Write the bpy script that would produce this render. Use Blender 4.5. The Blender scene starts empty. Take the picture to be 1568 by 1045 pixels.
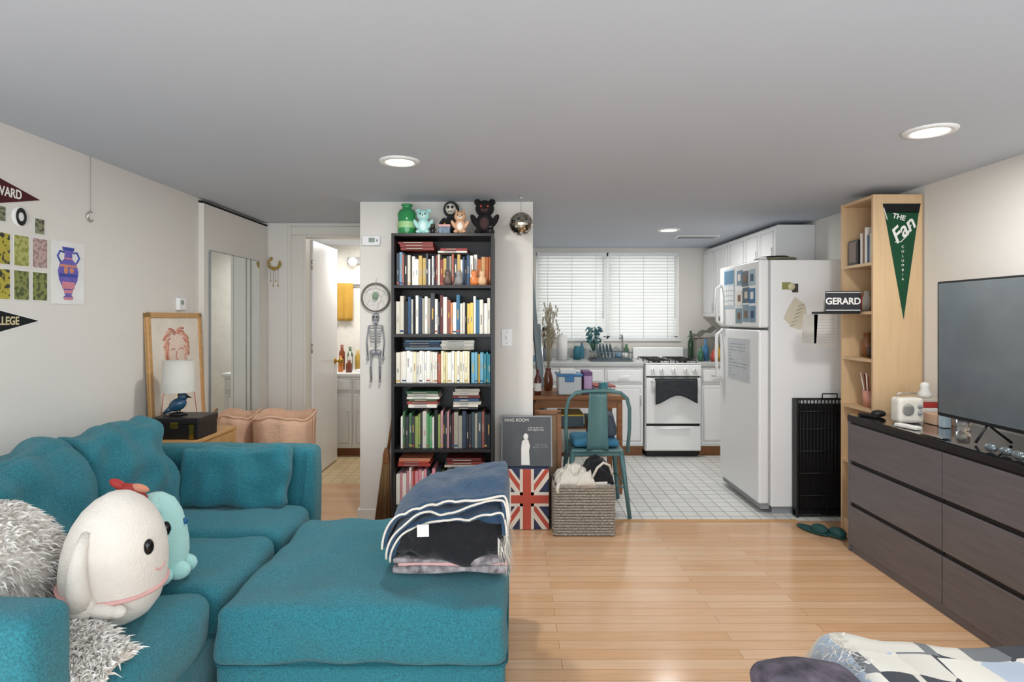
import bpy, bmesh, math, random
from mathutils import Vector, Matrix, Euler, noise
random.seed(7)
S = bpy.context.scene
PI = math.pi

def lin(h):
    h = h.lstrip('#')
    o = []
    for i in (0, 2, 4):
        c = int(h[i:i+2], 16)/255
        o.append(c/12.92 if c <= .04045 else ((c+.055)/1.055)**2.4)
    return (*o, 1)

MC = {}
def M(name, hexc, rough=.6, metal=0, var=None, bump=None, trans=0, coat=0, emis=0, spec=.5, stretch=None, sheen=0, alpha=1, ior=1.45):
    if name in MC: return MC[name]
    m = bpy.data.materials.new(name); m.use_nodes = True
    nt = m.node_tree; p = nt.nodes['Principled BSDF']
    p.inputs['Base Color'].default_value = lin(hexc)
    p.inputs['Roughness'].default_value = rough
    p.inputs['Metallic'].default_value = metal
    p.inputs['Specular IOR Level'].default_value = spec
    p.inputs['Transmission Weight'].default_value = trans
    p.inputs['Coat Weight'].default_value = coat
    p.inputs['Coat Roughness'].default_value = .08
    p.inputs['Sheen Weight'].default_value = sheen
    p.inputs['Alpha'].default_value = alpha
    p.inputs['IOR'].default_value = ior
    if emis:
        p.inputs['Emission Color'].default_value = lin(hexc)
        p.inputs['Emission Strength'].default_value = emis
    tc = nt.nodes.new('ShaderNodeTexCoord')
    mp = nt.nodes.new('ShaderNodeMapping')
    nt.links.new(tc.outputs['Object'], mp.inputs['Vector'])
    if stretch: mp.inputs['Scale'].default_value = stretch
    if var is None and not trans: var = (9, .06)
    if var:
        n = nt.nodes.new('ShaderNodeTexNoise'); n.inputs['Scale'].default_value = var[0]
        n.inputs['Detail'].default_value = 5
        nt.links.new(mp.outputs[0], n.inputs['Vector'])
        r = nt.nodes.new('ShaderNodeMapRange')
        r.inputs['From Min'].default_value = .3; r.inputs['From Max'].default_value = .7
        r.inputs['To Min'].default_value = 1-var[1]; r.inputs['To Max'].default_value = 1+var[1]
        nt.links.new(n.outputs['Fac'], r.inputs['Value'])
        mx = nt.nodes.new('ShaderNodeVectorMath'); mx.operation = 'SCALE'
        mx.inputs[0].default_value = lin(hexc)[:3]
        nt.links.new(r.outputs[0], mx.inputs['Scale'])
        nt.links.new(mx.outputs[0], p.inputs['Base Color'])
    if bump:
        n = nt.nodes.new('ShaderNodeTexNoise'); n.inputs['Scale'].default_value = bump[0]
        n.inputs['Detail'].default_value = 4
        nt.links.new(mp.outputs[0], n.inputs['Vector'])
        b = nt.nodes.new('ShaderNodeBump'); b.inputs['Strength'].default_value = bump[1]
        b.inputs['Distance'].default_value = .01
        nt.links.new(n.outputs['Fac'], b.inputs['Height'])
        nt.links.new(b.outputs[0], p.inputs['Normal'])
    MC[name] = m
    return m

def brickmat(name, c1, c2, mc, bw, rh, mortar, rough, off=.5, grain=0, spec=.5, sq=1):
    m = bpy.data.materials.new(name); m.use_nodes = True
    nt = m.node_tree; p = nt.nodes['Principled BSDF']
    tc = nt.nodes.new('ShaderNodeTexCoord')
    b = nt.nodes.new('ShaderNodeTexBrick'); b.offset = off; b.offset_frequency = 2
    b.inputs['Scale'].default_value = 1
    b.inputs['Color1'].default_value = lin(c1); b.inputs['Color2'].default_value = lin(c2)
    b.inputs['Mortar'].default_value = lin(mc)
    b.inputs['Brick Width'].default_value = bw; b.inputs['Row Height'].default_value = rh
    b.inputs['Mortar Size'].default_value = mortar; b.inputs['Bias'].default_value = 0
    nt.links.new(tc.outputs['Object'], b.inputs['Vector'])
    out = b.outputs['Color']
    if grain:
        mp = nt.nodes.new('ShaderNodeMapping'); mp.inputs['Scale'].default_value = (2.5, 45, 1)
        nt.links.new(tc.outputs['Object'], mp.inputs['Vector'])
        n = nt.nodes.new('ShaderNodeTexNoise'); n.inputs['Scale'].default_value = 1.6; n.inputs['Detail'].default_value = 6
        nt.links.new(mp.outputs[0], n.inputs['Vector'])
        r = nt.nodes.new('ShaderNodeMapRange'); r.inputs['From Min'].default_value = .3; r.inputs['From Max'].default_value = .7
        r.inputs['To Min'].default_value = 1-grain; r.inputs['To Max'].default_value = 1+grain
        nt.links.new(n.outputs['Fac'], r.inputs['Value'])
        mx = nt.nodes.new('ShaderNodeVectorMath'); mx.operation = 'SCALE'
        nt.links.new(out, mx.inputs[0]); nt.links.new(r.outputs[0], mx.inputs['Scale'])
        out = mx.outputs[0]
    nt.links.new(out, p.inputs['Base Color'])
    p.inputs['Roughness'].default_value = rough
    p.inputs['Specular IOR Level'].default_value = spec
    bp = nt.nodes.new('ShaderNodeBump'); bp.inputs['Strength'].default_value = .15; bp.inputs['Distance'].default_value = .002
    bp.invert = True
    nt.links.new(b.outputs['Fac'], bp.inputs['Height']); nt.links.new(bp.outputs[0], p.inputs['Normal'])
    return m

def clip(poly, x0, x1, y0, y1):
    def cl(P, inside, inter):
        o = []
        for i in range(len(P)):
            a, b = P[i-1], P[i]
            if inside(b):
                if not inside(a): o.append(inter(a, b))
                o.append(b)
            elif inside(a): o.append(inter(a, b))
        return o
    def ix(x): return lambda a, b: (x, a[1]+(b[1]-a[1])*(x-a[0])/(b[0]-a[0]))
    def iy(y): return lambda a, b: (a[0]+(b[0]-a[0])*(y-a[1])/(b[1]-a[1]), y)
    for ins, it in ((lambda p: p[0] >= x0, ix(x0)), (lambda p: p[0] <= x1, ix(x1)), (lambda p: p[1] >= y0, iy(y0)), (lambda p: p[1] <= y1, iy(y1))):
        poly = cl(poly, ins, it)
        if not poly: return []
    return poly

FX = {'-Y': lambda o: Matrix(((1,0,0,o[0]),(0,0,-1,o[1]),(0,1,0,o[2]),(0,0,0,1))),
      '+X': lambda o: Matrix(((0,0,1,o[0]),(1,0,0,o[1]),(0,1,0,o[2]),(0,0,0,1))),
      '-X': lambda o: Matrix(((0,0,-1,o[0]),(-1,0,0,o[1]),(0,1,0,o[2]),(0,0,0,1))),
      '+Z': lambda o: Matrix(((1,0,0,o[0]),(0,1,0,o[1]),(0,0,1,o[2]),(0,0,0,1)))}

class B:
    def __init__(s, name):
        s.name = name; s.bm = bmesh.new(); s.m = []
    def mi(s, mat):
        if mat not in s.m: s.m.append(mat)
        return s.m.index(mat)
    def add(s, b2, mat, smooth=False, X=None):
        if X is not None: bmesh.ops.transform(b2, matrix=X, verts=b2.verts)
        i = s.mi(mat)
        for f in b2.faces:
            f.material_index = i
            f.smooth = smooth if smooth in (True, False) else (len(f.verts) <= 4)
        me = bpy.data.meshes.new('t'); b2.to_mesh(me); b2.free()
        s.bm.from_mesh(me); bpy.data.meshes.remove(me)
    def box(s, x0, x1, y0, y1, z0, z1, mat, bev=0, seg=2, rot=None, X=None):
        b = bmesh.new(); bmesh.ops.create_cube(b, size=1)
        c = Vector(((x0+x1)/2, (y0+y1)/2, (z0+z1)/2))
        bmesh.ops.scale(b, vec=(abs(x1-x0), abs(y1-y0), abs(z1-z0)), verts=b.verts)
        if bev: bmesh.ops.bevel(b, geom=b.edges[:], offset=bev, segments=seg, affect='EDGES', profile=.5)
        T = Matrix.Translation(c)
        if rot: T = T @ Euler(rot).to_matrix().to_4x4()
        if X is not None: T = X @ T
        s.add(b, mat, False, T)
    def cyl(s, p0, p1, r0, r1, mat, n=16):
        p0, p1 = Vector(p0), Vector(p1); d = p1-p0
        b = bmesh.new()
        bmesh.ops.create_cone(b, cap_ends=True, segments=n, radius1=r0, radius2=r1, depth=d.length)
        q = d.to_track_quat('Z', 'Y').to_matrix().to_4x4()
        s.add(b, mat, 'side', Matrix.Translation((p0+p1)/2) @ q)
    def sph(s, c, r, mat, rot=(0,0,0), n=20, X=None):
        if not hasattr(r, '__len__'): r = (r, r, r)
        b = bmesh.new(); bmesh.ops.create_uvsphere(b, u_segments=n, v_segments=max(8, n*2//3), radius=1)
        T = Matrix.Translation(c) @ Euler(rot).to_matrix().to_4x4() @ Matrix.Diagonal((*r, 1))
        if X is not None: T = X @ T
        s.add(b, mat, True, T)
    def lathe(s, prof, c, mat, n=24, rot=(0,0,0), sc=(1,1,1)):
        b = bmesh.new(); rows = []
        for r, z in prof:
            if r < 1e-5: rows.append([b.verts.new((0, 0, z))])
            else: rows.append([b.verts.new((r*math.cos(2*PI*i/n), r*math.sin(2*PI*i/n), z)) for i in range(n)])
        for a, c2 in zip(rows, rows[1:]):
            for i in range(n):
                j = (i+1) % n
                if len(a) == 1 and len(c2) == 1: continue
                if len(a) == 1: b.faces.new((a[0], c2[j], c2[i]))
                elif len(c2) == 1: b.faces.new((a[i], a[j], c2[0]))
                else: b.faces.new((a[i], a[j], c2[j], c2[i]))
        bmesh.ops.recalc_face_normals(b, faces=b.faces)
        s.add(b, mat, True, Matrix.Translation(c) @ Euler(rot).to_matrix().to_4x4() @ Matrix.Diagonal((*sc, 1)))
    def tube(s, pts, r, mat, n=8, closed=False, taper=None):
        P = [Vector(p) for p in pts]; b = bmesh.new(); rings = []
        N = len(P); up = None
        for i, p in enumerate(P):
            if closed: t = (P[(i+1) % N]-P[i-1]).normalized()
            else: t = (P[min(i+1, N-1)]-P[max(i-1, 0)]).normalized()
            if up is None:
                up = Vector((0, 0, 1)) if abs(t.z) < .9 else Vector((1, 0, 0))
            up = (up-t*up.dot(t)).normalized(); w = t.cross(up)
            rr = r if taper is None else r*(1+(taper-1)*i/(N-1))
            rings.append([b.verts.new(p+(up*math.cos(2*PI*k/n)+w*math.sin(2*PI*k/n))*rr) for k in range(n)])
        rng = range(N) if closed else range(N-1)
        for i in rng:
            a, c = rings[i], rings[(i+1) % N]
            for k in range(n):
                b.faces.new((a[k], a[(k+1) % n], c[(k+1) % n], c[k]))
        if not closed: b.faces.new(rings[0]); b.faces.new(rings[-1])
        bmesh.ops.recalc_face_normals(b, faces=b.faces)
        s.add(b, mat, True)
    def prism(s, pts, th, mat, X):
        """pts 2D in local xy, extruded -th..0 in local z (front at 0)"""
        if len(pts) < 3: return
        b = bmesh.new()
        f = [b.verts.new((p[0], p[1], 0)) for p in pts]; k = [b.verts.new((p[0], p[1], -th)) for p in pts]
        b.faces.new(f); b.faces.new(k[::-1])
        for i in range(len(pts)):
            j = (i+1) % len(pts); b.faces.new((f[i], k[i], k[j], f[j]))
        bmesh.ops.recalc_face_normals(b, faces=b.faces)
        s.add(b, mat, False, X)
    def text(s, t, size, mat, X, ext=.0006, bold=0, shear=0):
        cu = bpy.data.curves.new('t', 'FONT'); cu.body = t; cu.size = size; cu.extrude = ext; cu.offset = bold
        cu.align_x = 'CENTER'; cu.align_y = 'CENTER'; cu.shear = shear
        ob = bpy.data.objects.new('t', cu); S.collection.objects.link(ob)
        bpy.context.view_layer.update()
        me = bpy.data.meshes.new_from_object(ob.evaluated_get(bpy.context.evaluated_depsgraph_get()))
        b = bmesh.new(); b.from_mesh(me); bpy.data.meshes.remove(me)
        bpy.data.objects.remove(ob); bpy.data.curves.remove(cu)
        s.add(b, mat, False, X)
    def cushion(s, c, h, r, mat, puff=(0,0,0), nz=0, nsc=6, rot=(0,0,0), n=14, fn=None):
        b = bmesh.new(); g = [math.sin(PI/2*(2*i/n-1)) for i in range(n+1)]
        sd = Vector((random.random()*50, random.random()*50, 0)); h = Vector(h)
        for ax in range(3):
            for sg in (-1, 1):
                gr = []
                for u in g:
                    row = []
                    for v in g:
                        p = [0, 0, 0]; p[ax] = sg; p[(ax+1) % 3] = u; p[(ax+2) % 3] = v
                        q = Vector((p[0]*h[0], p[1]*h[1], p[2]*h[2]))
                        inn = Vector([max(-(h[k]-r), min(h[k]-r, q[k])) for k in range(3)])
                        d = q-inn
                        d = d.normalized() if d.length > 1e-9 else Vector((0, 0, 0))
                        o = inn+d*r
                        for k in range(3):
                            i, j = (k+1) % 3, (k+2) % 3
                            o[k] += p[k]*puff[k]*(1-p[i]**2)*(1-p[j]**2)
                        if nz: o += d*nz*noise.noise(o*nsc+sd)
                        row.append(b.verts.new(o))
                    gr.append(row)
                for i in range(n):
                    for j in range(n):
                        b.faces.new((gr[i][j], gr[i+1][j], gr[i+1][j+1], gr[i][j+1]))
        bmesh.ops.remove_doubles(b, verts=b.verts, dist=1e-5)
        bmesh.ops.recalc_face_normals(b, faces=b.faces)
        if fn:
            for v in b.verts: v.co = fn(v.co)
        s.add(b, mat, True, Matrix.Translation(c) @ Euler(rot).to_matrix().to_4x4())
    def sheet(s, f, nu, nv, mat, th=0):
        """f(u,v)->Vector, u,v in 0..1"""
        b = bmesh.new()
        g = [[b.verts.new(f(i/nu, j/nv)) for j in range(nv+1)] for i in range(nu+1)]
        for i in range(nu):
            for j in range(nv): b.faces.new((g[i][j], g[i+1][j], g[i+1][j+1], g[i][j+1]))
        bmesh.ops.recalc_face_normals(b, faces=b.faces)
        if th: bmesh.ops.solidify(b, geom=b.faces[:], thickness=th)
        s.add(b, mat, True)
    def tufts(s, pts, mats, L=.05, w=.004, grav=.4):
        """pts: list of (pos, normal)"""
        for p, nrm in pts:
            d = (nrm + Vector((random.uniform(-.6, .6), random.uniform(-.6, .6), random.uniform(-.6, .4)))).normalized()
            l = L*random.uniform(.6, 1.2)
            sd = d.cross(Vector((random.random(), random.random(), random.random()+.1))).normalized()*w
            a = s.bm.verts.new(p-sd); b_ = s.bm.verts.new(p+sd)
            m1 = p+d*l*.5+Vector((0, 0, -grav*l*.12)); e = p+d*l*.9+Vector((0, 0, -grav*l*.5))
            c = s.bm.verts.new(m1+sd*.8); dd = s.bm.verts.new(m1-sd*.8); ee = s.bm.verts.new(e)
            i = s.mi(random.choice(mats))
            for f in (s.bm.faces.new((a, b_, c, dd)), s.bm.faces.new((dd, c, ee))):
                f.material_index = i; f.smooth = True
    def done(s):
        vs = [v.co for v in s.bm.verts]
        mn = Vector([min(v[k] for v in vs) for k in range(3)]); mx = Vector([max(v[k] for v in vs) for k in range(3)])
        c = (mn+mx)/2; c.z = mn.z
        bmesh.ops.translate(s.bm, vec=-c, verts=s.bm.verts)
        me = bpy.data.meshes.new(s.name); s.bm.to_mesh(me); s.bm.free()
        for m in s.m: me.materials.append(m)
        o = bpy.data.objects.new(s.name, me); o.location = c
        S.collection.objects.link(o)
        return o

# ------------------------------------------------------------------ materials
wallm = M('wall_paint', '#e3dfd8', .85, bump=(180, .04), var=(1.2, .015))
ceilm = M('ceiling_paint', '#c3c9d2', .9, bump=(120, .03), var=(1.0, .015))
white = M('white_gloss', '#eeeeee', .35, var=(3, .01))
whitem = M('white_matte', '#e8e6e2', .7, var=(3, .02))
trimm = M('trim_white', '#dfdbd2', .5, var=(3, .01))
black = M('black_satin', '#141416', .45)
blackg = M('black_gloss', '#0c0d10', .08, coat=.5)
darkwd = M('espresso_wood', '#1d1a1c', .4, var=(6, .15), stretch=(1, 1, 8))
pine = M('pine_wood', '#d3b48c', .5, var=(3, .06), stretch=(12, 12, 1))
brownw = M('brown_wood', '#8a5a35', .45, var=(4, .18), stretch=(1, 10, 10))
lightw = M('light_wood', '#c99c66', .5, var=(4, .1), stretch=(1, 10, 10))
teal = M('teal_fabric', '#2a7582', .95, var=(190, .34), bump=(260, .5), stretch=(1, 1, 1), sheen=.15)
teald = M('teal_seam', '#1d616d', .95, var=(90, .15))
chrome = M('chrome', '#d8d8d8', .15, metal=1)
gold = M('brass', '#b9953f', .3, metal=1)
glass = M('clear_glass', '#f4fafa', .03, trans=1)
grey = M('grey_plastic', '#8d8f92', .5)
paper = M('paper_white', '#eceae6', .8)
red = M('red_paint', '#a8342f', .6)
green = M('green_paint', '#2f7d4a', .6)
pink = M('pink_cloth', '#d3a5a1', .8)
navy = M('navy_fleece', '#2d4a66', .95, var=(40, .18), bump=(120, .5), sheen=.25)
blk_fl = M('black_fleece', '#17181c', .95, var=(40, .2), bump=(90, .6), sheen=.15)
offw = M('offwhite_cloth', '#dcd6cb', .9, bump=(80, .3))
tealmet = M('teal_metal', '#54797b', .35, metal=.1)
mint = M('mint_plush', '#a9d9d4', .95, bump=(150, .4), sheen=.3)
plush = M('white_plush', '#e0d9cf', .95, bump=(150, .35), sheen=.2)

# ------------------------------------------------------------------ shell
CZ = 2.13
YB = -.7
b = B('wall_left'); b.box(-2.13, -2.03, YB, 6.4, 0, CZ, wallm); b.done()
b = B('wall_right'); b.box(2.42, 2.52, YB, 6.6, 0, CZ, wallm); b.done()
b = B('wall_back')
b.box(.14, .267, 6.5, 6.6, 0, CZ, wallm); b.box(1.841, 2.42, 6.5, 6.6, 0, CZ, wallm)
b.box(.267, 1.841, 6.5, 6.6, 0, 1.12, wallm); b.box(.267, 1.841, 6.5, 6.6, 2.08, CZ, wallm); b.done()
b = B('wall_divider'); b.box(-1.015, .14, 3.92, 4.91, 0, CZ, wallm, .004); b.box(.04, .14, 4.91, 6.6, 0, CZ, wallm); b.done()
b = B('wall_hall'); b.box(-2.03, -1.70, 4.81, 4.91, 0, CZ, wallm); b.box(-1.70, -1.015, 4.81, 4.91, 2.04, CZ, wallm); b.done()
b = B('wall_bathroom'); b.box(-2.03, .04, 6.3, 6.4, 0, CZ, M('bath_paint', '#ece9e2', .7)); b.done()
wood = brickmat('laminate_oak', '#deb894', '#d4a67c', '#b28a64', 1.15, .068, .0016, .16, .37, .08)
tile = brickmat('kitchen_tile', '#e6e6e2', '#dededb', '#a3a3a0', .1, .1, .004, .35, 0)
btile = brickmat('bath_tile', '#d9c39c', '#d2ba90', '#b09a74', .1, .1, .004, .35, 0)
b = B('floor'); b.box(-2.03, 2.42, YB, 3.92, -.1, 0, wood); b.box(-2.03, -1.015, 3.92, 4.81, -.1, 0, wood); b.done()
b = B('floor_kitchen'); b.box(.14, 2.42, 3.92, 6.5, -.1, 0, tile); b.done()
b = B('floor_bathroom'); b.box(-2.03, .04, 4.81, 6.3, -.1, 0, btile); b.done()
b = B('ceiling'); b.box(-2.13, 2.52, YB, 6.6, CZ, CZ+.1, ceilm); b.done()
b = B('trim_threshold'); b.box(.14, 1.9, 3.9, 3.94, 0, .004, lightw, .0015); b.done()
b = B('baseboard_divider')
b.box(-1.03, -.76, 3.905, 3.92, 0, .08, trimm, .003); b.box(-1.03, -1.015, 3.92, 4.8, 0, .08, trimm, .003); b.done()
b = B('baseboard_left'); b.box(-2.03, -2.015, YB, 3.8, 0, .08, trimm, .003); b.done()
b = B('baseboard_right'); b.box(2.405, 2.42, YB, 3.4, 0, .08, trimm, .003); b.done()

# closet sliding panel + mirror
b = B('closet_door'); b.box(-2.03, -1.998, 3.82, 4.8, 0.01, 2.1, wallm, .003); b.box(-2.03, -1.995, 3.80, 4.8, 2.105, 2.113, black)
b.box(-2.03, -1.996, 3.81, 3.82, .01, 2.1, trimm); b.done()
mirm = M('mirror_glass', '#e6ebea', .02, metal=1, var=(1, .001))
b = B('wall_mirror')
b.box(-1.996, -1.985, 3.87, 4.62, .08, 1.8, grey, .002); b.box(-1.986, -1.983, 3.875, 4.615, .085, 1.795, mirm); b.done()

# door + casing
b = B('trim_door')
b.box(-1.80, -1.69, 4.785, 4.81, 0, 2.03, trimm, .006); b.box(-1.80, -1.016, 4.785, 4.81, 2.03, 2.10, trimm, .006)
b.box(-1.70, -1.678, 4.78, 4.92, 0, 2.03, trimm, .003); b.box(-1.70, -1.016, 4.80, 4.92, 2.015, 2.04, trimm)
b.box(-1.83, -1.80, 4.795, 4.81, 0, 2.12, trimm, .003); b.done()
b = B('door_1'); b.box(-1.70, -1.665, 4.922, 5.6, .012, 2.005, white, .003)
for z in (.3, 1.1, 1.8): b.cyl((-1.672, 4.916, z-.04), (-1.672, 4.916, z+.04), .006, .006, chrome)
b.cyl((-1.665, 5.53, .95), (-1.62, 5.53, .95), .01, .01, gold); b.sph((-1.61, 5.53, .95), .026, gold)
b.lathe([(0, 0), (.03, 0), (.03, .006), (0, .008)], (-1.665, 5.53, .95), gold, rot=(0, PI/2, 0)); b.done()

def cabfront(b, x0, x1, z0, z1, y, mat=white, knob=None):
    b.box(x0+.004, x1-.004, y-.018, y, z0+.004, z1-.004, mat, .003)
    i = .04 if z1-z0 > .2 else .025
    b.box(x0+i, x1-i, y-.0235, y-.016, z0+i, z1-i, mat, .0045)
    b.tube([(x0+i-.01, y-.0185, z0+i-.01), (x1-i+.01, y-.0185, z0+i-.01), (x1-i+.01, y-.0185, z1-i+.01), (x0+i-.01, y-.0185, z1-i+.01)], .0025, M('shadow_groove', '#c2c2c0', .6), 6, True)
    if knob: b.sph((knob[0], y-.034, knob[1]), .012, chrome); b.cyl((knob[0], y-.03, knob[1]), (knob[0], y-.015, knob[1]), .005, .005, chrome)

# bathroom
b = B('bathroom_vanity')
b.box(-1.95, -1.15, 5.75, 6.28, .08, .78, white, .003); b.box(-1.93, -1.17, 5.8, 6.27, 0, .08, brownw)
for x0, x1, k in ((-1.94, -1.56, -1.6), (-1.55, -1.16, -1.5)):
    cabfront(b, x0, x1, .1, .62, 5.75, white, (k, .45)); cabfront(b, x0, x1, .63, .77, 5.75, white)
b.box(-1.97, -1.13, 5.73, 6.295, .78, .815, white, .008)
b.lathe([(.0, .002), (.1, .004), (.18, .01), (.19, .02), (.2, .018), (.2, 0)], (-1.4, 6.0, .812), white)
b.tube([(-1.4, 6.22, .81), (-1.4, 6.22, .93), (-1.4, 6.18, .97), (-1.4, 6.1, .96)], .012, chrome); b.done()
b = B('toiletries')
for i, (x, y, h, r, c) in enumerate([(-1.72, 5.9, .16, .025, '#d27c39'), (-1.64, 5.95, .2, .022, '#dad6d0'), (-1.62, 5.84, .12, .03, '#7b3f2c'), (-1.68, 6.1, .24, .028, '#4d6b45'), (-1.62, 6.18, .2, .03, '#c9a24c'), (-1.56, 6.24, .28, .03, '#e8e8e8'), (-1.77, 6.12, .26, .03, '#8d4a2f')]):
    m = M('toiletry_%d' % i, c, .3)
    b.lathe([(0, 0), (r, 0), (r, h*.7), (r*.5, h*.8), (r*.5, h), (0, h)], (x, y, .816), m)
b.done()
b = B('hand_towel'); ym = M('mustard_towel', '#c49a45', .95, bump=(120, .5))
b.box(-1.92, -1.6, 6.265, 6.28, 1.70, 1.715, chrome)
b.box(-1.92, -1.9, 6.265, 6.302, 1.69, 1.72, chrome); b.box(-1.62, -1.6, 6.265, 6.302, 1.69, 1.72, chrome)
b.sheet(lambda u, v: Vector((-1.86+.17*u, 6.255-.012*math.sin(u*14)*(v), 1.725-.4*v)), 24, 10, ym, .006); b.done()
b = B('vanity_light'); b.box(-1.75, -1.3, 6.25, 6.3, 1.93, 2.0, grey, .005)
for x in (-1.68, -1.52, -1.36): b.sph((x, 6.2, 1.95), .045, M('bulb', '#fff6e6', .4, emis=2.5))
b.done()

# ------------------------------------------------------------------ window + blinds
b = B('window_1'); fr = M('window_vinyl', '#efefed', .4)
for x0, x1 in ((.267, 1.053), (1.055, 1.841)):
    b.box(x0, x0+.04, 6.54, 6.59, 1.12, 2.08, fr, .003); b.box(x1-.04, x1, 6.54, 6.59, 1.12, 2.08, fr, .003)
    b.box(x0, x1, 6.54, 6.59, 1.12, 1.16, fr, .003); b.box(x0, x1, 6.54, 6.59, 2.04, 2.08, fr, .003)
    b.box(x0+.04, x1-.04, 6.56, 6.565, 1.16, 2.04, glass)
b.box(.25, 1.86, 6.47, 6.53, 1.1, 1.122, white, .004); b.done()
slat = M('blind_slat', '#eeece7', .5, var=(2, .01))
nt = slat.node_tree; p = nt.nodes['Principled BSDF']; tr = nt.nodes.new('ShaderNodeBsdfTranslucent'); mx = nt.nodes.new('ShaderNodeMixShader')
tr.inputs[0].default_value = (.9, .9, .89, 1); mx.inputs[0].default_value = .19
nt.links.new(p.outputs[0], mx.inputs[1]); nt.links.new(tr.outputs[0], mx.inputs[2]); nt.links.new(mx.outputs[0], nt.nodes['Material Output'].inputs[0])
for x0, x1 in ((.275, 1.045), (1.065, 1.835)):
    b = B('window_blind'); b.box(x0, x1, 6.485, 6.515, 2.04, 2.08, white, .003)
    z = 2.025
    while z > 1.15:
        # curved slat, nearly closed, overlapping the one below
        b.sheet(lambda u, v, z=z: Vector((x0+.004+(x1-x0-.008)*u, 6.486+.020*v-.005*math.sin(PI*v), z-.022+.044*v)), 1, 5, slat)
        z -= .034
    b.box(x0, x1, 6.49, 6.51, 1.125, 1.142, white, .003)
    for x in (x0+.12, (x0+x1)/2, x1-.12): b.cyl((x, 6.478, 1.13), (x, 6.478, 2.05), .0015, .0015, grey, 6)
    b.cyl((x1-.04, 6.47, 1.35), (x1-.04, 6.472, 2.04), .004, .004, whitem, 8); b.done()

# ------------------------------------------------------------------ recessed lights
em = M('lamp_lens', '#fffaf0', .4, emis=9, var=(1, .001))
for x, y in ((-.556, 2.91), (1.735, 2.44), (1.376, 5.16)):
    b = B('recessed_light')
    b.lathe([(.068, 2.126), (.072, 2.12), (.097, 2.122), (.1, 2.1295), (.1, 2.13)], (x, y, 0), white, 32)
    b.lathe([(0, 2.125), (.07, 2.125)], (x, y, 0), em, 32); b.done()
    l = bpy.data.lights.new('recessed_lamp', 'AREA'); l.shape = 'DISK'; l.size = .14; l.energy = 14; l.color = (1, .985, .96)
    o = bpy.data.objects.new('recessed_lamp', l); o.location = (x, y, 2.112); S.collection.objects.link(o)
def area(n, loc, rot, sx, sy, e, c=(1, 1, 1)):
    l = bpy.data.lights.new(n, 'AREA'); l.shape = 'RECTANGLE'; l.size = sx; l.size_y = sy; l.energy = e; l.color = c
    o = bpy.data.objects.new(n, l); o.location = loc; o.rotation_euler = rot; S.collection.objects.link(o)
area('window_daylight', (1.05, 7.1, 1.7), (math.radians(-90), 0, 0), 2, 1.2, 14, (.95, .98, 1))
area('bathroom_lamp', (-1.5, 5.7, 2.1), (0, 0, 0), .5, .3, 14, (1, .97, .93))
b = B('ceiling_vent'); b.box(1.55, 1.95, 5.5, 5.65, 2.12, 2.1295, white, .003)
for i in range(5): b.box(1.57, 1.93, 5.52+i*.026, 5.527+i*.026, 2.116, 2.121, grey)
b.done()

# ------------------------------------------------------------------ sofa
def loop(b, x0, x1, y0, y1, z, r, m):
    k = .04; pts = []
    for cx, cy, a0 in ((x1-k, y1-k, 0), (x0+k, y1-k, 90), (x0+k, y0+k, 180), (x1-k, y0+k, 270)):
        for a in range(0, 91, 18): t = math.radians(a0+a); pts.append((cx+k*math.cos(t), cy+k*math.sin(t), z))
    b.tube(pts, r, m, 6, True)
b = B('sofa')
b.cushion((-1.46, 2.11, .22), (.48, .76, .1), .03, teal, nz=.004)
b.cushion((-1.46, 2.92, .40), (.50, .07, .32), .04, teal, puff=(0, .008, .01), nz=.006)
b.cushion((-1.49, 1.31, .40), (.47, .075, .31), .045, teal, puff=(0, .012, .01), nz=.006)
b.cushion((-1.9, 2.11, .46), (.09, .86, .36), .05, teal, puff=(0, 0, .01), nz=.006)
for y0, y1 in ((1.385, 1.91), (1.915, 2.42), (2.425, 2.845)):
    b.cushion((-1.365, (y0+y1)/2, .375), (.395, (y1-y0)/2, .088), .045, teal, puff=(.02, .005, .018), nz=.016, nsc=6, n=22)
for y0, y1, t in ((1.39, 1.77, .02), (1.76, 2.245, 0), (2.235, 2.72, -.03)):
    b.cushion((-1.665, (y0+y1)/2, .665), (.085, (y1-y0)/2, .225), .05, teal, puff=(.05, 0, .012), nz=.055, nsc=8, rot=(t, math.radians(-13), t), n=32)
b.cushion((-1.30, 2.775, .60), (.25, .05, .14), .03, teal, puff=(0, .035, .005), nz=.035, nsc=9, rot=(math.radians(-8), 0, 0), n=26)
b.tube([(-1.04, 2.835, .10), (-1.0, 2.84, .7)], .003, teald, 6)
for x in (-1.88, -1.02):
    for y in (1.33, 2.9): b.cyl((x, y, 0), (x, y, .13), .016, .024, black)
b.done()
b = B('ottoman')
b.cushion((-.475, 2.25, .18), (.455, .415, .095), .03, teal, nz=.005)
def otf(co):
    if co.z > 0: co.z += .008*noise.noise(Vector((co.x*14, co.y*5, 3)))
    return co
b.cushion((-.475, 2.25, .355), (.455, .425, .09), .03, teal, puff=(.006, .012, .014), nz=.018, nsc=7, n=38, fn=otf)
loop(b, -.935, -.015, 1.823, 2.677, .268, .004, teald)
for x in (-.88, -.07):
    for y in (1.9, 2.6): b.cyl((x, y, 0), (x, y, .1), .016, .022, black)
b.done()

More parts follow.
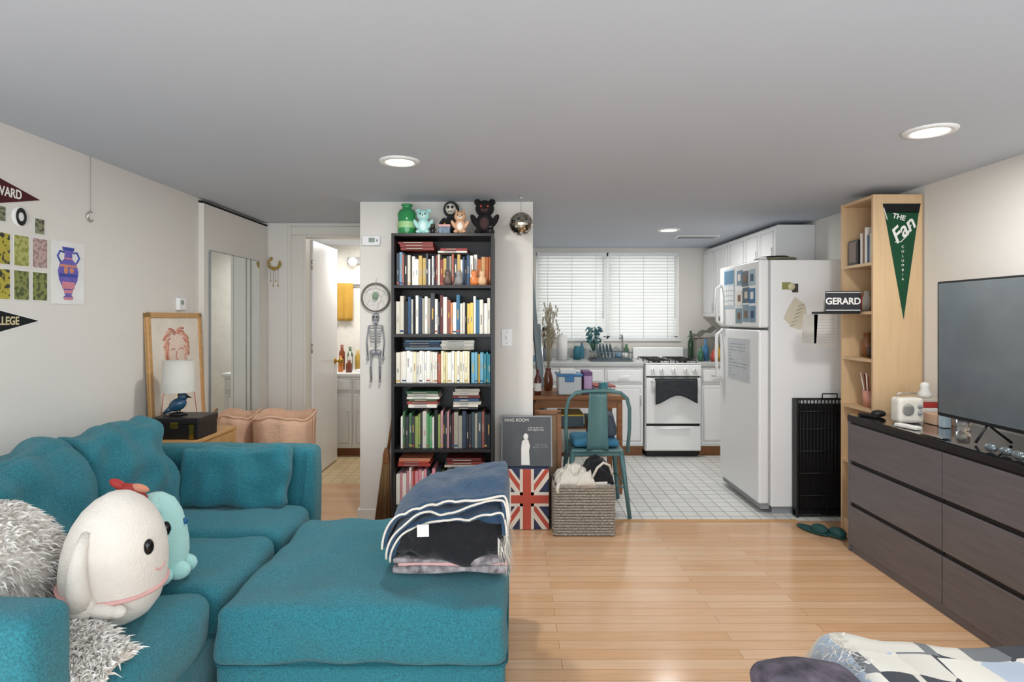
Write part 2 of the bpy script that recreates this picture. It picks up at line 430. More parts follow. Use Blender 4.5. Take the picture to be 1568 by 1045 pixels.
# ------------------------------------------------------------------ plushes and fur
def ell_pts(c, r, n, zmin=-1, rot=(0, 0, 0)):
    o = []; R = Euler(rot).to_matrix()
    while len(o) < n:
        d = Vector((random.gauss(0, 1), random.gauss(0, 1), random.gauss(0, 1))).normalized()
        if d.z < zmin: continue
        p = Vector((d.x*r[0], d.y*r[1], d.z*r[2])); nn = Vector((d.x/r[0], d.y/r[1], d.z/r[2])).normalized()
        o.append((R @ p+Vector(c), R @ nn))
    return o
f1 = M('fur_cream', '#ece7e0', .95); f2 = M('fur_grey', '#d3ccc3', .95); f3 = M('fur_white', '#f7f5f1', .95)
b = B('shaggy_pillow')
b.cushion((-1.45, 1.62, .63), (.09, .18, .165), .07, f1, puff=(.05, 0, 0), rot=(0, math.radians(-18), 0))
b.tufts(ell_pts((-1.45, 1.62, .635), (.14, .20, .195), 6500, rot=(0, math.radians(-18), 0)), [f1, f1, f3, f2, f3], .042, .0035, .9); b.done()
b = B('shaggy_throw')
def thf(u, v):
    x = -1.42+.44*u; y = 1.395+.14*v
    return Vector((x, y, .515+.09*math.sin(PI*min(1, u*1.1))*math.sin(PI*(.15+.7*v))*(1-u*.4)-.03*max(0, u-.8)*5+.01*math.sin(u*12+v*5)))
b.sheet(thf, 24, 12, f1, .01)
pp = []
for i in range(5200):
    u, v = random.random(), random.random(); pp.append((thf(u, v), Vector((.3*(u-.3), (v-.5)*1.2-.2, 1)).normalized()))
b.tufts(pp, [f1, f1, f2, f3, f3], .05, .0036, .9); b.done()

b = B('goose_plush'); eye = M('eye_black', '#0a0a0a', .15); rib = M('ribbon_pink', '#dba9a4', .7)
gx, gy, gz = -1.145, 1.70, .668
k_ = .84
prof = [(0, -.197), (.045, -.194), (.085, -.183), (.12, -.162), (.143, -.13), (.156, -.085), (.160, -.04), (.157, .005), (.148, .05), (.132, .09), (.108, .128), (.078, .157), (.042, .178), (0, .186)]
b.lathe([(r*k_, z) for r, z in prof], (gx, gy, gz), plush, 48, rot=(.05, .1, 0))
R_ = Euler((.05, .1, 0)).to_matrix()
b.tube([Vector((gx, gy, gz)) + R_ @ Vector((.134*math.cos(2*PI*i/36), .134*math.sin(2*PI*i/36), -.078)) for i in range(36)], .006, rib, 8, True)
def onsurf(az, zz, k=1.0):
    r = .1
    for (r0, z0), (r1, z1) in zip(prof, prof[1:]):
        if z0 <= zz <= z1: r = (r0+(r1-r0)*(zz-z0)/(z1-z0))*k_*k; break
    return Vector((gx, gy, gz)) + R_ @ Vector((r*math.cos(az), r*math.sin(az), zz))
b.sph(onsurf(-.34, .052), (.012, .014, .022), eye, rot=(0, 0, -.34))
b.sph(onsurf(.70, .052), (.012, .014, .022), eye, rot=(0, 0, .70))
b.tube([onsurf(-.20+i*.04, -.015-.012*math.sin(i*PI/8)) for i in range(9)], .003, rib, 6)
b.tube([onsurf(-1.75, .10, .95), onsurf(-1.7, .07, 1.05), onsurf(-1.62, .02, 1.12), onsurf(-1.55, -.03, 1.14), onsurf(-1.5, -.075, 1.12)], .013, plush, 14, taper=2.3)
b.sph(onsurf(-1.5, -.08, 1.10), (.034, .028, .036), plush)
b.sph(onsurf(-1.15, -.095, 1.08), (.04, .022, .02), plush, rot=(0, .35, .5)); b.sph(onsurf(-.92, -.10, 1.12), (.024, .02, .018), plush)
b.sph(onsurf(1.3, -.05, 1.1), (.03, .025, .06), plush)
b.done()
b = B('mint_plush_toy'); mx_, my_ = -1.185, 1.955
q_ = .86
b.lathe([(0, -.15), (.05*q_, -.147), (.08*q_, -.135), (.105*q_, -.10), (.115*q_, -.06), (.114*q_, -.02), (.105*q_, .03), (.09*q_, .08), (.065*q_, .12), (.03*q_, .142), (0, .146)], (mx_, my_, .625), mint, 36)
for a in (-.9, -.2, .5):
    b.sph((mx_+.085*math.cos(a), my_+.085*math.sin(a), .52), (.04, .03, .03), mint)
b.sph((mx_+.075, my_-.055, .67), (.008, .008, .012), M('eye_blue', '#1b5c8a', .3)); b.sph((mx_+.087, my_+.02, .67), (.008, .008, .012), M('eye_blue', '#1b5c8a', .3))
b.tube([(mx_-.02, my_-.03, .755), (mx_-.04, my_-.05, .80), (mx_-.07, my_-.06, .805)], .015, red, 10)
b.sph((mx_-.085, my_-.06, .815), (.030, .015, .014), red, rot=(0, .5, 0)); b.sph((mx_-.085, my_-.06, .787), (.026, .012, .012), M('plush_peach', '#d99378', .8), rot=(0, -.4, 0))
b.sph((mx_-.02, my_-.05, .80), (.03, .014, .012), M('plush_peach', '#d99378', .8), rot=(0, .3, 0))
b.tube([(mx_+.01, my_-.03, .76), (mx_+.025, my_-.05, .73), (mx_+.04, my_-.07, .72)], .018, mint, 10)
b.done()

# ------------------------------------------------------------------ blankets
b = B('folded_blankets')
gp = M('patterned_fleece', '#8a8486', .95, var=(35, .7), bump=(60, .4))
b.cushion((-.215, 2.265, .481), (.2, .24, .014), .013, gp, nz=.012, nsc=9)
b.cushion((-.205, 2.27, .497), (.19, .235, .008), .007, pink, nz=.010, nsc=9)
b.cushion((-.215, 2.265, .511), (.2, .24, .012), .011, gp, nz=.012, nsc=9)
b.cushion((-.215, 2.275, .575), (.19, .225, .055), .045, blk_fl, nz=.04, nsc=7, n=26)
b.cushion((-.26, 2.125, .575), (.14, .10, .055), .045, blk_fl, nz=.075, nsc=10, n=34)
b.cushion((-.31, 2.10, .56), (.085, .07, .04), .035, blk_fl, nz=.06, nsc=13, n=28)
b.cushion((-.13, 2.14, .585), (.10, .10, .045), .035, blk_fl, nz=.06, nsc=11, n=28)
b.cushion((-.09, 2.17, .635), (.075, .10, .03), .025, navy, nz=.05, nsc=10, n=22)
for k in range(3):
    dz = k*.034; dr = k*.013
    def nf(u, v, dz=dz, dr=dr, k=k):
        xl, xr = -.425-dr, -.018+dr*.3
        zt, zl, zr = .635+dz+.012, .495+dz*.6, .60+dz*.9
        if u < .45:
            a = (u/.45)*PI/2
            x = xl+.20*(1-math.cos(a)); z = zl+(zt-zl)*math.sin(a)
        elif u < .88:
            t = (u-.45)/.43; x = xl+.20+(xr-.02-xl-.20)*t; z = zt+.02*math.sin(t*PI*.6)+.016*t
        else:
            a = (u-.88)/.12*PI/2; x = xr-.02+.02*math.sin(a); z = zt+.035-(zt+.035-zr)*(1-math.cos(a))
        y = 2.035+.47*v+.05*(1-min(1, u/.45))*(1-v)*.4-.006*k+.02*noise.noise(Vector((u*4, k*3.1, 7)))*(1-v)
        z += .035*math.sin(PI*min(1, v*1.15))*(.4+.6*min(1, u*2))*.8-.03*max(0, v-.85)*4
        z += .026*noise.noise(Vector((x*8, y*8, k*2.3)))+.014*abs(noise.noise(Vector((x*15+y*9, y*12, k*5.1))))+.004*math.sin(y*26+x*30)
        return Vector((x, y, z))
    b.sheet(nf, 56, 34, navy, .016)
    b.tube([nf(i/48, 0)+Vector((0, -.004, -.006)) for i in range(49)], .0042, offw, 8)
    b.tube([nf(1, i/20)+Vector((0.002, 0, 0)) for i in range(21)], .0042, offw, 8)
b.box(-.325, -.285, 2.012, 2.016, .60, .645, paper, rot=(.2, 0, .1))
pp = []
for i in range(900):
    pp.append((Vector((-.03+random.uniform(-.02, .015), random.uniform(2.03, 2.3), random.uniform(.49, .59))), Vector((.4, -.6, -.9))))
b.tufts(pp, [offw, f3, f2], .045, .0018, .9)
b.done()

# ------------------------------------------------------------------ bed corner
b = B('bed')
b.box(.54, 1.9, -.6, 1.36, .1, .33, darkwd, .01)
for x in (.6, 1.86):
    for y in (-.55, 1.3): b.cyl((x, y, 0), (x, y, .1), .02, .02, black)
b.cushion((1.22, .38, .44), (.68, .97, .11), .06, offw)
cm = bpy.data.materials.new('patchwork'); cm.use_nodes = True; nt = cm.node_tree; p = nt.nodes['Principled BSDF']; p.inputs['Roughness'].default_value = .95
tc = nt.nodes.new('ShaderNodeTexCoord'); vo = nt.nodes.new('ShaderNodeTexVoronoi'); vo.distance = 'CHEBYCHEV'; vo.inputs['Scale'].default_value = 11; vo.inputs['Randomness'].default_value = .3
sx = nt.nodes.new('ShaderNodeSeparateColor'); cr = nt.nodes.new('ShaderNodeValToRGB'); cr.color_ramp.interpolation = 'CONSTANT'
for i, (q, c) in enumerate(((0, '#dcd7cc'), (.34, '#44474c'), (.5, '#b9c6d6'), (.65, '#e6e1d6'), (.88, '#7a7d80'))):
    e = cr.color_ramp.elements[i] if i < 2 else cr.color_ramp.elements.new(q)
    e.position = q; e.color = lin(c)
nt.links.new(tc.outputs['Object'], vo.inputs['Vector']); nt.links.new(vo.outputs['Color'], sx.inputs[0]); nt.links.new(sx.outputs[0], cr.inputs[0]); nt.links.new(cr.outputs[0], p.inputs['Base Color'])
def qf(u, v):
    x = .71+1.22*u; y = -.55+1.98*v
    z = .592+.025*noise.noise(Vector((x*6, y*6, 2)))+.006*math.sin(x*22+y*7)+.022*math.exp(-((x-.77)/.07)**2)
    e = max(0, (v-.96)/.04)
    z -= .10*e*e
    e2 = max(0, (.03-u)/.03); z -= .05*e2*e2
    return Vector((x, y-.03*e*math.sin(x*15), z))
b.sheet(qf, 90, 110, cm, .03)
pp = [(qf(random.random()*.05, random.uniform(.90, .97)), Vector((-.5, .1, .1))) for i in range(200)]
b.tufts(pp, [offw, f3], .022, .0016, .9)
b.done()
b = B('throw_pillow'); pm = M('plum_print', '#57505c', .8, var=(30, .6))
b.cushion((.60, 1.11, .588), (.105, .15, .036), .032, pm, puff=(0, 0, .012), nz=.02, nsc=9); b.done()

# ------------------------------------------------------------------ bookcase + books
b = B('bookcase')
bx0, bx1, by0, by1 = -.746, -.113, 3.63, 3.915
b.box(bx0, bx0+.018, by0, by1, 0, 1.878, darkwd, .001); b.box(bx1-.018, bx1, by0, by1, 0, 1.878, darkwd, .001)
b.box(bx0, bx1, by1-.008, by1, 0, 1.87, darkwd)
shz = [1.86, 1.538, 1.235, .929, .522, .17]
for z in shz: b.box(bx0+.018, bx1-.018, by0, by1-.01, z, z+.018, darkwd, .001)
b.box(bx0+.018, bx1-.018, by0+.02, by0+.03, 0, .17, darkwd); b.done()

PAL = {}
def pc(h):
    if h not in PAL: PAL[h] = M('book_'+h[1:], h, .55, var=(20, .05))
    return PAL[h]
mixd = ['#1d1e22', '#22262e', '#7d332d', '#c8c2b4', '#e4e0d8', '#2b4a6b', '#6f8fa6', '#a8604a', '#47603f', '#b89c5c', '#7a5a44', '#8f8a80', '#efeae0', '#3a3f48']
whites = ['#e9e5da', '#efece4', '#e0dacc', '#f2f0ea', '#ded8c8', '#e8e0c0']
darks = ['#1b1c20', '#22242c', '#2c3a4d', '#e0ddd4', '#3a3c42', '#8a5045', '#384a52', '#e9e5da', '#5d2f2f', '#9a9488']
green4 = ['#46704d', '#e6e2d8', '#1b1c20', '#c8929a', '#3a3d40', '#e9e5dc', '#8fa05b', '#2a2a30', '#ccc6ba']
reds = ['#7d332d', '#a04a40', '#6d2b2b', '#c8c2b4', '#2b4a6b', '#d6d0c4', '#3d3d42']
bk = B('books')
def vbooks(x, x1, z, h0, h1, pal, yf=3.66, dep=.19):
    dep = min(dep, 3.9-yf-.025)
    while x < x1-.01:
        w = min(random.uniform(.010, .027), x1-x); h = random.uniform(h0, h1); c = random.choice(pal); y = yf+random.uniform(0, .02)
        bk.box(x+.0006, x+w-.0006, y, y+dep, z, z+h, pc(c), .0012, 1)
        dk = int(c[1:3], 16) < 150
        if random.random() < .55:
            lc = random.choice(['#b9b2a2', '#d8d2c4', '#c9a24c', '#9a9488'] if dk else ['#9a9a9a', '#b08a7a', '#9aa7ae', '#8a8a8a'])
            a = random.uniform(.25, .5); bk.box(x+w*.36, x+w*.64, y-.0006, y, z+h*a, z+h*(a+random.uniform(.12, .3)), pc(lc))
        if random.random() < .3: bk.box(x+.001, x+w-.001, y-.0005, y, z+h*.05, z+h*.1, pc(random.choice(['#a8503f', '#c9a24c', '#2b4a6b'])))
        x += w
def hbooks(x0, x1, z, n, pal, yf=3.67):
    for i in range(n):
        t = random.uniform(.012, .022); a = random.uniform(0, .02); c = random.choice(pal)
        bk.box(x0+a, x1-random.uniform(0, .02), yf+random.uniform(0, .02), yf+.19, z+.0005, z+t-.0005, pc(c), .001, 1)
        bk.box(x0+a+.04, x1-.08, yf-.0008, yf+.01, z+t*.4, z+t*.6, pc('#b9b2a2' if int(c[1:3], 16) < 150 else '#9a9a9a'))
        z += t
    return z
L, R = bx0+.022, bx1-.022
random.seed(11)
z = shz[1]+.018; vbooks(L+.10, L+.48, z, .16, .2, mixd); vbooks(L+.002, L+.09, z, .17, .21, mixd)
vbooks(L+.48, R, z, .17, .21, ['#b8632f', '#e6e2d8', '#2b4a6b', '#caa06a'], 3.72)
hbooks(L, L+.24, z+.225, 3, reds, 3.70); hbooks(L+.25, L+.45, z+.21, 2, ['#8d2d28', '#e6e2d8', '#b5443a'], 3.70)
z = shz[2]+.018; vbooks(L, L+.12, z, .2, .24, ['#c9765a', '#1d1e22', '#2b4a6b', '#c8c2b4']); vbooks(L+.12, L+.34, z, .2, .26, darks); vbooks(L+.34, R, z, .19, .25, ['#e9c86a', '#efece4', '#e0dacc', '#d08a5a', '#efece4', '#3b6b8a', '#efece4', '#1d1e22', '#e0dacc'])
z = shz[3]+.018; vbooks(L, L+.26, z, .19, .2, whites); vbooks(L+.26, L+.28, z, .17, .2, mixd); vbooks(L+.28, R-.12, z, .19, .2, ['#ece4c2', '#efece4', '#e6dcae']); vbooks(R-.12, R, z, .18, .2, ['#3b8a9a', '#c9a24c', '#6fa9c0'])
hbooks(L+.03, L+.28, z+.205, 4, mixd, 3.70); hbooks(L+.27, L+.5, z+.205, 3, ['#e6e2d8', '#3b8a9a', '#c8c2b4'], 3.70)
z = shz[4]+.018; vbooks(L+.03, L+.33, z, .19, .24, green4+['#46704d', '#5a9a68']); vbooks(L+.33, R, z, .19, .23, darks)
hbooks(L+.06, L+.27, z+.25, 6, ['#46704d', '#c8929a', '#e6e2d8', '#a04a40', '#ccc6ba']); hbooks(L+.35, L+.53, z+.24, 7, reds)
z = shz[5]+.018; vbooks(L, L+.25, z, .18, .23, ['#6a5a8a', '#e6e2d8', '#b5443a', '#2c3a4d', '#d48f9a']); vbooks(L+.25, R, z, .18, .22, mixd)
hbooks(L+.0, L+.22, z+.235, 3, ['#d98c6a', '#e6e2d8', '#b5443a']); hbooks(L+.3, R-.04, z+.23, 3, reds)
bk.done()
b = B('figurine'); om = M('orange_ceramic', '#c9743c', .4)
for x, z, c in ((-.235, shz[1]+.0185, om), (-.185, shz[1]+.0185, M('tan_ceramic', '#c9a27c', .4)), (-.33, shz[1]+.0185, M('grey_ceramic', '#7d7a78', .5)), (-.40, shz[1]+.0185, M('brown_ceramic', '#54433a', .5))):
    b.lathe([(0, 0), (.02, 0), (.027, .02), (.024, .045), (.012, .055), (.019, .068), (.016, .085), (0, .09)], (x, 3.645, z), c, sc=(1, .5, 1))
    for s_ in (-1, 1): b.cyl((x+s_*.01, 3.645, z+.08), (x+s_*.013, 3.645, z+.1), .006, .001, c, 8)
b.done()
T = 1.8785
b = B('glass_jar'); gg = M('green_glass', '#2d8a4e', .06, coat=.6)
b.lathe([(0, 0), (.055, 0), (.06, .01), (.058, .1), (.062, .14), (.05, .165), (.03, .175), (.03, .19), (.037, .195), (.037, .205), (0, .207)], (-.675, 3.78, T), gg)
b.lathe([(.0592, .05), (.0592, .09)], (-.675, 3.78, T), M('label_green', '#9cc98d', .5)); b.done()
def toy(name, x, y, z, s_, m, belly=None, ears='round', eyec='#0a0a0a', arms=True):
    b = B(name)
    b.sph((x, y, z+.36*s_), (.27*s_, .23*s_, .36*s_), m); b.sph((x, y-.03*s_, z+.82*s_), (.28*s_, .24*s_, .25*s_), m)
    if belly: b.sph((x, y-.1*s_, z+.36*s_), (.18*s_, .15*s_, .24*s_), belly); b.sph((x, y-.2*s_, z+.76*s_), (.12*s_, .1*s_, .08*s_), belly)
    for k in (-1, 1):
        if ears == 'round': b.sph((x+k*.22*s_, y, z+1.02*s_), (.1*s_, .05*s_, .1*s_), m)
        elif ears == 'pointy': b.cyl((x+k*.15*s_, y, z+.98*s_), (x+k*.2*s_, y, z+1.2*s_), .09*s_, .01*s_, m, 10)
        if arms: b.sph((x+k*.3*s_, y-.08*s_, z+.45*s_), (.09*s_, .1*s_, .22*s_), m, rot=(0, k*.5, 0))
        b.sph((x+k*.18*s_, y-.18*s_, z+.1*s_), (.12*s_, .2*s_, .1*s_), m)
        b.sph((x+k*.1*s_, y-.25*s_, z+.86*s_), .035*s_, M('eye'+eyec[1:], eyec, .2))
    b.sph((x, y-.29*s_, z+.79*s_), .03*s_, eye); b.done()
toy('mint_plush_toy', -.56, 3.72, T, .15, mint, M('mint_lt', '#d5ece8', .9), 'round')
toy('black_plush_toy', -.495, 3.67, T, .055, black, None, 'pointy', '#e8c84a')
toy('teddy_bear', -.175, 3.78, T, .215, M('dark_plush', '#1b1819', .95, var=(20, .5), bump=(90, .6)), M('skeleton_print', '#4a3434', .9), 'round', '#b84a2c')
toy('cat_figurine', -.325, 3.69, T, .135, M('tan_glaze', '#cfa483', .4), M('cream_glaze', '#e8ddce', .4), 'pointy')
b = B('reaper_doll')
b.lathe([(0, 0), (.06, 0), (.055, .06), (.035, .12), (.02, .14), (0, .14)], (-.395, 3.82, T), blk_fl)
b.sph((-.395, 3.82, T+.18), (.052, .05, .055), blk_fl); b.sph((-.395, 3.785, T+.178), (.034, .03, .036), M('bone', '#d9d4c7', .6))
for k in (-1, 1): b.sph((-.395+k*.013, 3.756, T+.184), (.009, .006, .01), eye); b.sph((-.395+k*.055, 3.79, T+.08), (.02, .025, .045), blk_fl, rot=(0, k*-.4, 0))
b.box(-.41, -.38, 3.753, 3.758, T+.156, T+.160, eye); b.done()
b = B('trinket_box'); b.box(-.455, -.385, 3.64, 3.70, T, T+.05, M('slate_print', '#5d6f80', .6, var=(60, .4)), .003); b.box(-.458, -.382, 3.637, 3.703, T+.04, T+.056, M('rose_lid', '#b98a8a', .5), .003)
b.sph((-.42, 3.67, T+.062), .008, gold); b.done()
toy('black_plush_toy', -.135, 3.66, T, .05, black, None, 'pointy', '#d8d8d8')
b = B('disco_ball'); dm = M('mirror_tile', '#d6d4cc', .15, metal=1, var=(1, .01))
dx, dy, dz, dr = .058, 3.76, 1.955, .074
for i in range(14):
    t0, t1 = PI*i/14, PI*(i+1)/14; t = (t0+t1)/2; n = max(4, int(28*math.sin(t)))
    for k in range(n):
        a = 2*PI*(k+.5)/n
        X = Matrix.Translation((dx+dr*math.sin(t)*math.cos(a), dy+dr*math.sin(t)*math.sin(a), dz+dr*math.cos(t))) @ Euler((random.uniform(-.06, .06), t+random.uniform(-.06, .06), a)).to_matrix().to_4x4()
        w = 2*PI*dr*math.sin(t)/n*.46; hh = PI*dr/14*.46
        b.prism([(-hh, -w), (hh, -w), (hh, w), (-hh, w)], .004, random.choice([dm, dm, M('mirror_tan', '#b8a888', .15, metal=1), M('mirror_dk', '#8d8a80', .1, metal=1), dm]), X)
b.sph((dx, dy, dz), dr-.003, grey); b.cyl((dx, dy, dz+dr), (dx, dy, CZ), .0015, .0015, grey, 6); b.cyl((dx, dy, CZ-.012), (dx, dy, CZ), .012, .012, chrome); b.done()

# ------------------------------------------------------------------ divider wall items
b = B('thermostat'); b.box(-.995, -.875, 3.895, 3.92, 1.835, 1.90, white, .005); b.box(-.95, -.91, 3.893, 3.896, 1.855, 1.885, M('lcd', '#8c9a8f', .3), .001); b.box(-.9, -.89, 3.892, 3.896, 1.86, 1.875, grey); b.done()
b = B('light_switch'); b.box(-.07, .0, 3.914, 3.92, 1.165, 1.28, white, .003); b.box(-.042, -.028, 3.904, 3.915, 1.21, 1.235, white, .002, rot=(.3, 0, 0))
for z in (1.185, 1.26): b.sph((-.035, 3.913, z), .003, grey)
b.done()
tw = M('twig_grey', '#6f6b62', .8)
b = B('dreamcatcher')
def ring(c, r, rr, m, n=28):
    b.tube([(c[0]+r*math.cos(2*PI*i/n), c[1], c[2]+r*math.sin(2*PI*i/n)) for i in range(n)], rr, m, 8, True)
ring((-.905, 3.90, 1.49), .092, .006, tw); ring((-.905, 3.895, 1.485), .08, .003, whitem)
for k in range(8):
    a, a2 = 2*PI*k/8, 2*PI*(k+3)/8
    b.tube([(-.905+.09*math.cos(a), 3.9, 1.49+.09*math.sin(a)), (-.905+.09*math.cos(a2), 3.9, 1.49+.09*math.sin(a2))], .0012, whitem, 5)
b.sph((-.905, 3.895, 1.5), (.02, .012, .025), M('sage', '#7f9a80', .8)); b.cyl((-.905, 3.905, 1.58), (-.905, 3.921, 1.62), .001, .001, tw, 6); b.done()
b = B('skeleton_ornament'); bn = M('pewter_bone', '#93959a', .45, metal=.3)
sx_, sy_ = -.905, 3.9
b.sph((sx_, sy_, 1.355), (.024, .018, .03), bn); b.box(sx_-.013, sx_+.013, sy_-.015, sy_+.01, 1.318, 1.335, bn, .003)
for k in (-1, 1): b.sph((sx_+k*.009, sy_-.016, 1.36), .006, eye)
b.tube([(sx_, sy_, 1.32), (sx_, sy_, 1.13)], .005, bn)
for i in range(6):
    z = 1.29-i*.018; w = .042-.002*i
    b.tube([(sx_-w*math.cos(a)*1, sy_-.016*math.sin(a), z-.008*math.sin(a)) for a in [PI*j/8 for j in range(9)]], .003, bn, 6)
for k in (-1, 1):
    b.tube([(sx_, sy_, 1.305), (sx_+k*.045, sy_, 1.30)], .004, bn)
    b.tube([(sx_+k*.045, sy_, 1.30), (sx_+k*.058, sy_, 1.20), (sx_+k*.05, sy_-.005, 1.10)], .005, bn); b.sph((sx_+k*.05, sy_-.005, 1.085), (.009, .005, .016), bn)
    b.sph((sx_+k*.018, sy_, 1.125), (.022, .01, .02), bn)
    b.tube([(sx_+k*.025, sy_, 1.12), (sx_+k*.03, sy_-.006, 1.03), (sx_+k*.028, sy_, .945)], .006, bn); b.sph((sx_+k*.03, sy_-.008, .935), (.009, .018, .007), bn)
    b.sph((sx_+k*.03, sy_-.006, 1.03), .009, bn)
b.cyl((sx_, sy_+.005, 1.38), (sx_, sy_+.021, 1.395), .0015, .0015, tw, 6); b.done()
b = B('broom'); st = M('straw', '#8a6a45', .9)
b.cyl((-.82, 3.87, .46), (-.775, 3.9, .80), .009, .009, brownw)
b.lathe([(.010, .5), (.022, .46), (.026, .42), (.024, .40)], (-.825, 3.86, 0), brownw, 16, sc=(1, .6, 1))
for i in range(260):
    a = random.uniform(-1, 1); c = random.uniform(-1, 1)
    b.cyl((-.825+a*.02, 3.86+c*.01, .43), (-.845+a*.05, 3.855+c*.022, .02+random.random()*.02), .0018, .0012, st, 4)
b.done()

# ------------------------------------------------------------------ flag box, record, basket
b = B('flag_storage_box'); fn = M('flag_navy', '#323a58', .7); fw = M('flag_white', '#e0d6c8', .7); fr_ = M('flag_red', '#b9503f', .7)
b.box(-.045, .235, 3.755, 3.91, 0, .385, fn, .004); b.box(-.05, .24, 3.75, 3.912, .35, .392, fn, .004)
x0, x1, z0, z1 = -.045, .235, .004, .388; cx, cz = (x0+x1)/2, (z0+z1)/2
def strip(w, m, th, off=0):
    for s_ in (1, -1):
        d = Vector((x1-x0, (z1-z0)*s_)).normalized(); n2 = Vector((-d.y, d.x)); c0 = Vector((cx, cz))+n2*off
        P = [c0-d-n2*w, c0+d-n2*w, c0+d+n2*w, c0-d+n2*w]
        b.prism(clip([(q.x, q.y) for q in P], x0, x1, z0, z1), .002, m, FX['-Y']((0, 3.7495-th, 0)))
strip(.034, fw, .0005); strip(.013, fr_, .0012, .006)
def rc(a0, a1, c0, c1, m, th): b.prism([(a0, c0), (a1, c0), (a1, c1), (a0, c1)], .003, m, FX['-Y']((0, 3.7495-th, 0)))
rc(cx-.045, cx+.045, z0, z1, fw, .002); rc(x0, x1, cz-.045, cz+.045, fw, .002); rc(cx-.026, cx+.026, z0, z1, fr_, .003); rc(x0, x1, cz-.026, cz+.026, fr_, .0032)
b.done()
b = B('framed_poster')
lean = Matrix.Translation((0.095, 3.80, .393)) @ Euler((math.radians(-8), 0, 0)).to_matrix().to_4x4()
b.box(-.165, .165, -.008, .008, 0, .325, M('poster_black', '#3a3d40', .35, var=(6, .3)), .002, X=lean)
b.box(-.165, .165, -.012, -.006, .315, .325, grey, X=lean); b.box(-.165, -.157, -.012, -.006, 0, .325, grey, X=lean); b.box(.157, .165, -.012, -.006, 0, .325, grey, X=lean)
b.text('RING ROOM', .028, paper, lean @ FX['-Y']((-.065, -.0095, .295))); b.text('a film by the river\nwith original music', .014, paper, lean @ FX['-Y']((.06, -.0095, .24)))
b.text('THE LONG\nNIGHT STORY', .016, grey, lean @ FX['-Y']((.09, -.0095, .13)))
b.prism([(-.035, .01), (.02, .01), (.015, .1), (.022, .13), (.01, .17), (-.01, .175), (-.03, .16), (-.035, .12)], .001, paper, lean @ FX['-Y']((0, -.0095, 0)))
b.sph((-.005, -.009, .19), (.016, .002, .02), paper, X=lean); b.done()
b = B('picture_frame'); fx = Matrix.Translation((.235, 3.935, .0)) @ Euler((math.radians(-4), 0, 0)).to_matrix().to_4x4()
b.box(-.08, .09, 0.02, .035, 0, .72, M('cardboard_back', '#8c7358', .8), X=fx)
b.box(-.08, -.05, 0.01, .03, 0, .72, brownw, .002, X=fx); b.box(.07, .1, .01, .03, 0, .72, brownw, .002, X=fx); b.box(-.08, .1, .01, .03, .7, .73, brownw, .002, X=fx); b.done()
b = B('wicker_basket'); wk = M('grey_wicker', '#a39a8e', .9, var=(60, .25), bump=(90, .8)); wk2 = M('wicker_dark', '#857c70', .9)
X0, X1, Y0, Y1 = .262, .632, 3.64, 3.90
b.box(X0+.01, X1-.01, Y0+.01, Y1-.01, .003, .29, wk2)
nrow = 17
for i in range(nrow):
    z = .012+i*.0172; pts = []
    nx, ny = 26, 18
    k = 0
    for a in range(nx): pts.append((X0+(X1-X0)*a/nx, Y0-.003*(1 if (k+i) % 2 else -1), z)); k += 1
    for a in range(ny): pts.append((X1+.003*(1 if (k+i) % 2 else -1), Y0+(Y1-Y0)*a/ny, z)); k += 1
    for a in range(nx): pts.append((X1-(X1-X0)*a/nx, Y1+.003*(1 if (k+i) % 2 else -1), z)); k += 1
    for a in range(ny): pts.append((X0-.003*(1 if (k+i) % 2 else -1), Y1-(Y1-Y0)*a/ny, z)); k += 1
    b.tube(pts, .0085, wk, 6, True)
b.tube([(X0, Y0, .305), (X1, Y0, .305), (X1, Y1, .305), (X0, Y1, .305)], .013, wk, 8, True); b.done()
b = B('crumpled_clothes')
def cloth(x0, x1, y0, y1, z0, hh, seed, m, fq=5.5, amp=.05):
    def f(u, v):
        x = x0+(x1-x0)*u; y = y0+(y1-y0)*v
        e = (math.sin(PI*u)**.5)*(math.sin(PI*v)**.5) if 0 < u < 1 and 0 < v < 1 else 0
        r = abs(noise.noise(Vector((x*fq*3, y*fq*3, seed)))) + .5*abs(noise.noise(Vector((x*fq*7, y*fq*7, seed+5))))
        return Vector((x+.012*noise.noise(Vector((x*20, y*20, seed+9))), y, z0+hh*e-amp*r*e*1.6))
    b.sheet(f, 56, 40, m, .006)
b.cushion((.45, 3.77, .32), (.175, .11, .03), .028, offw)
cloth(.27, .52, 3.64, 3.9, .315, .115, 1.2, offw)
cloth(.43, .64, 3.66, 3.9, .32, .16, 4.4, blk_fl)
cloth(.40, .52, 3.63, 3.76, .315, .11, 8.1, offw, 7)
b.tube([(.50, 3.655, .36), (.53, 3.655, .42), (.57, 3.665, .45), (.61, 3.68, .43), (.628, 3.69, .37)], .008, offw)
b.tube([(.29, 3.635, .33), (.28, 3.627, .30), (.282, 3.625, .27)], .012, offw)
b.done()

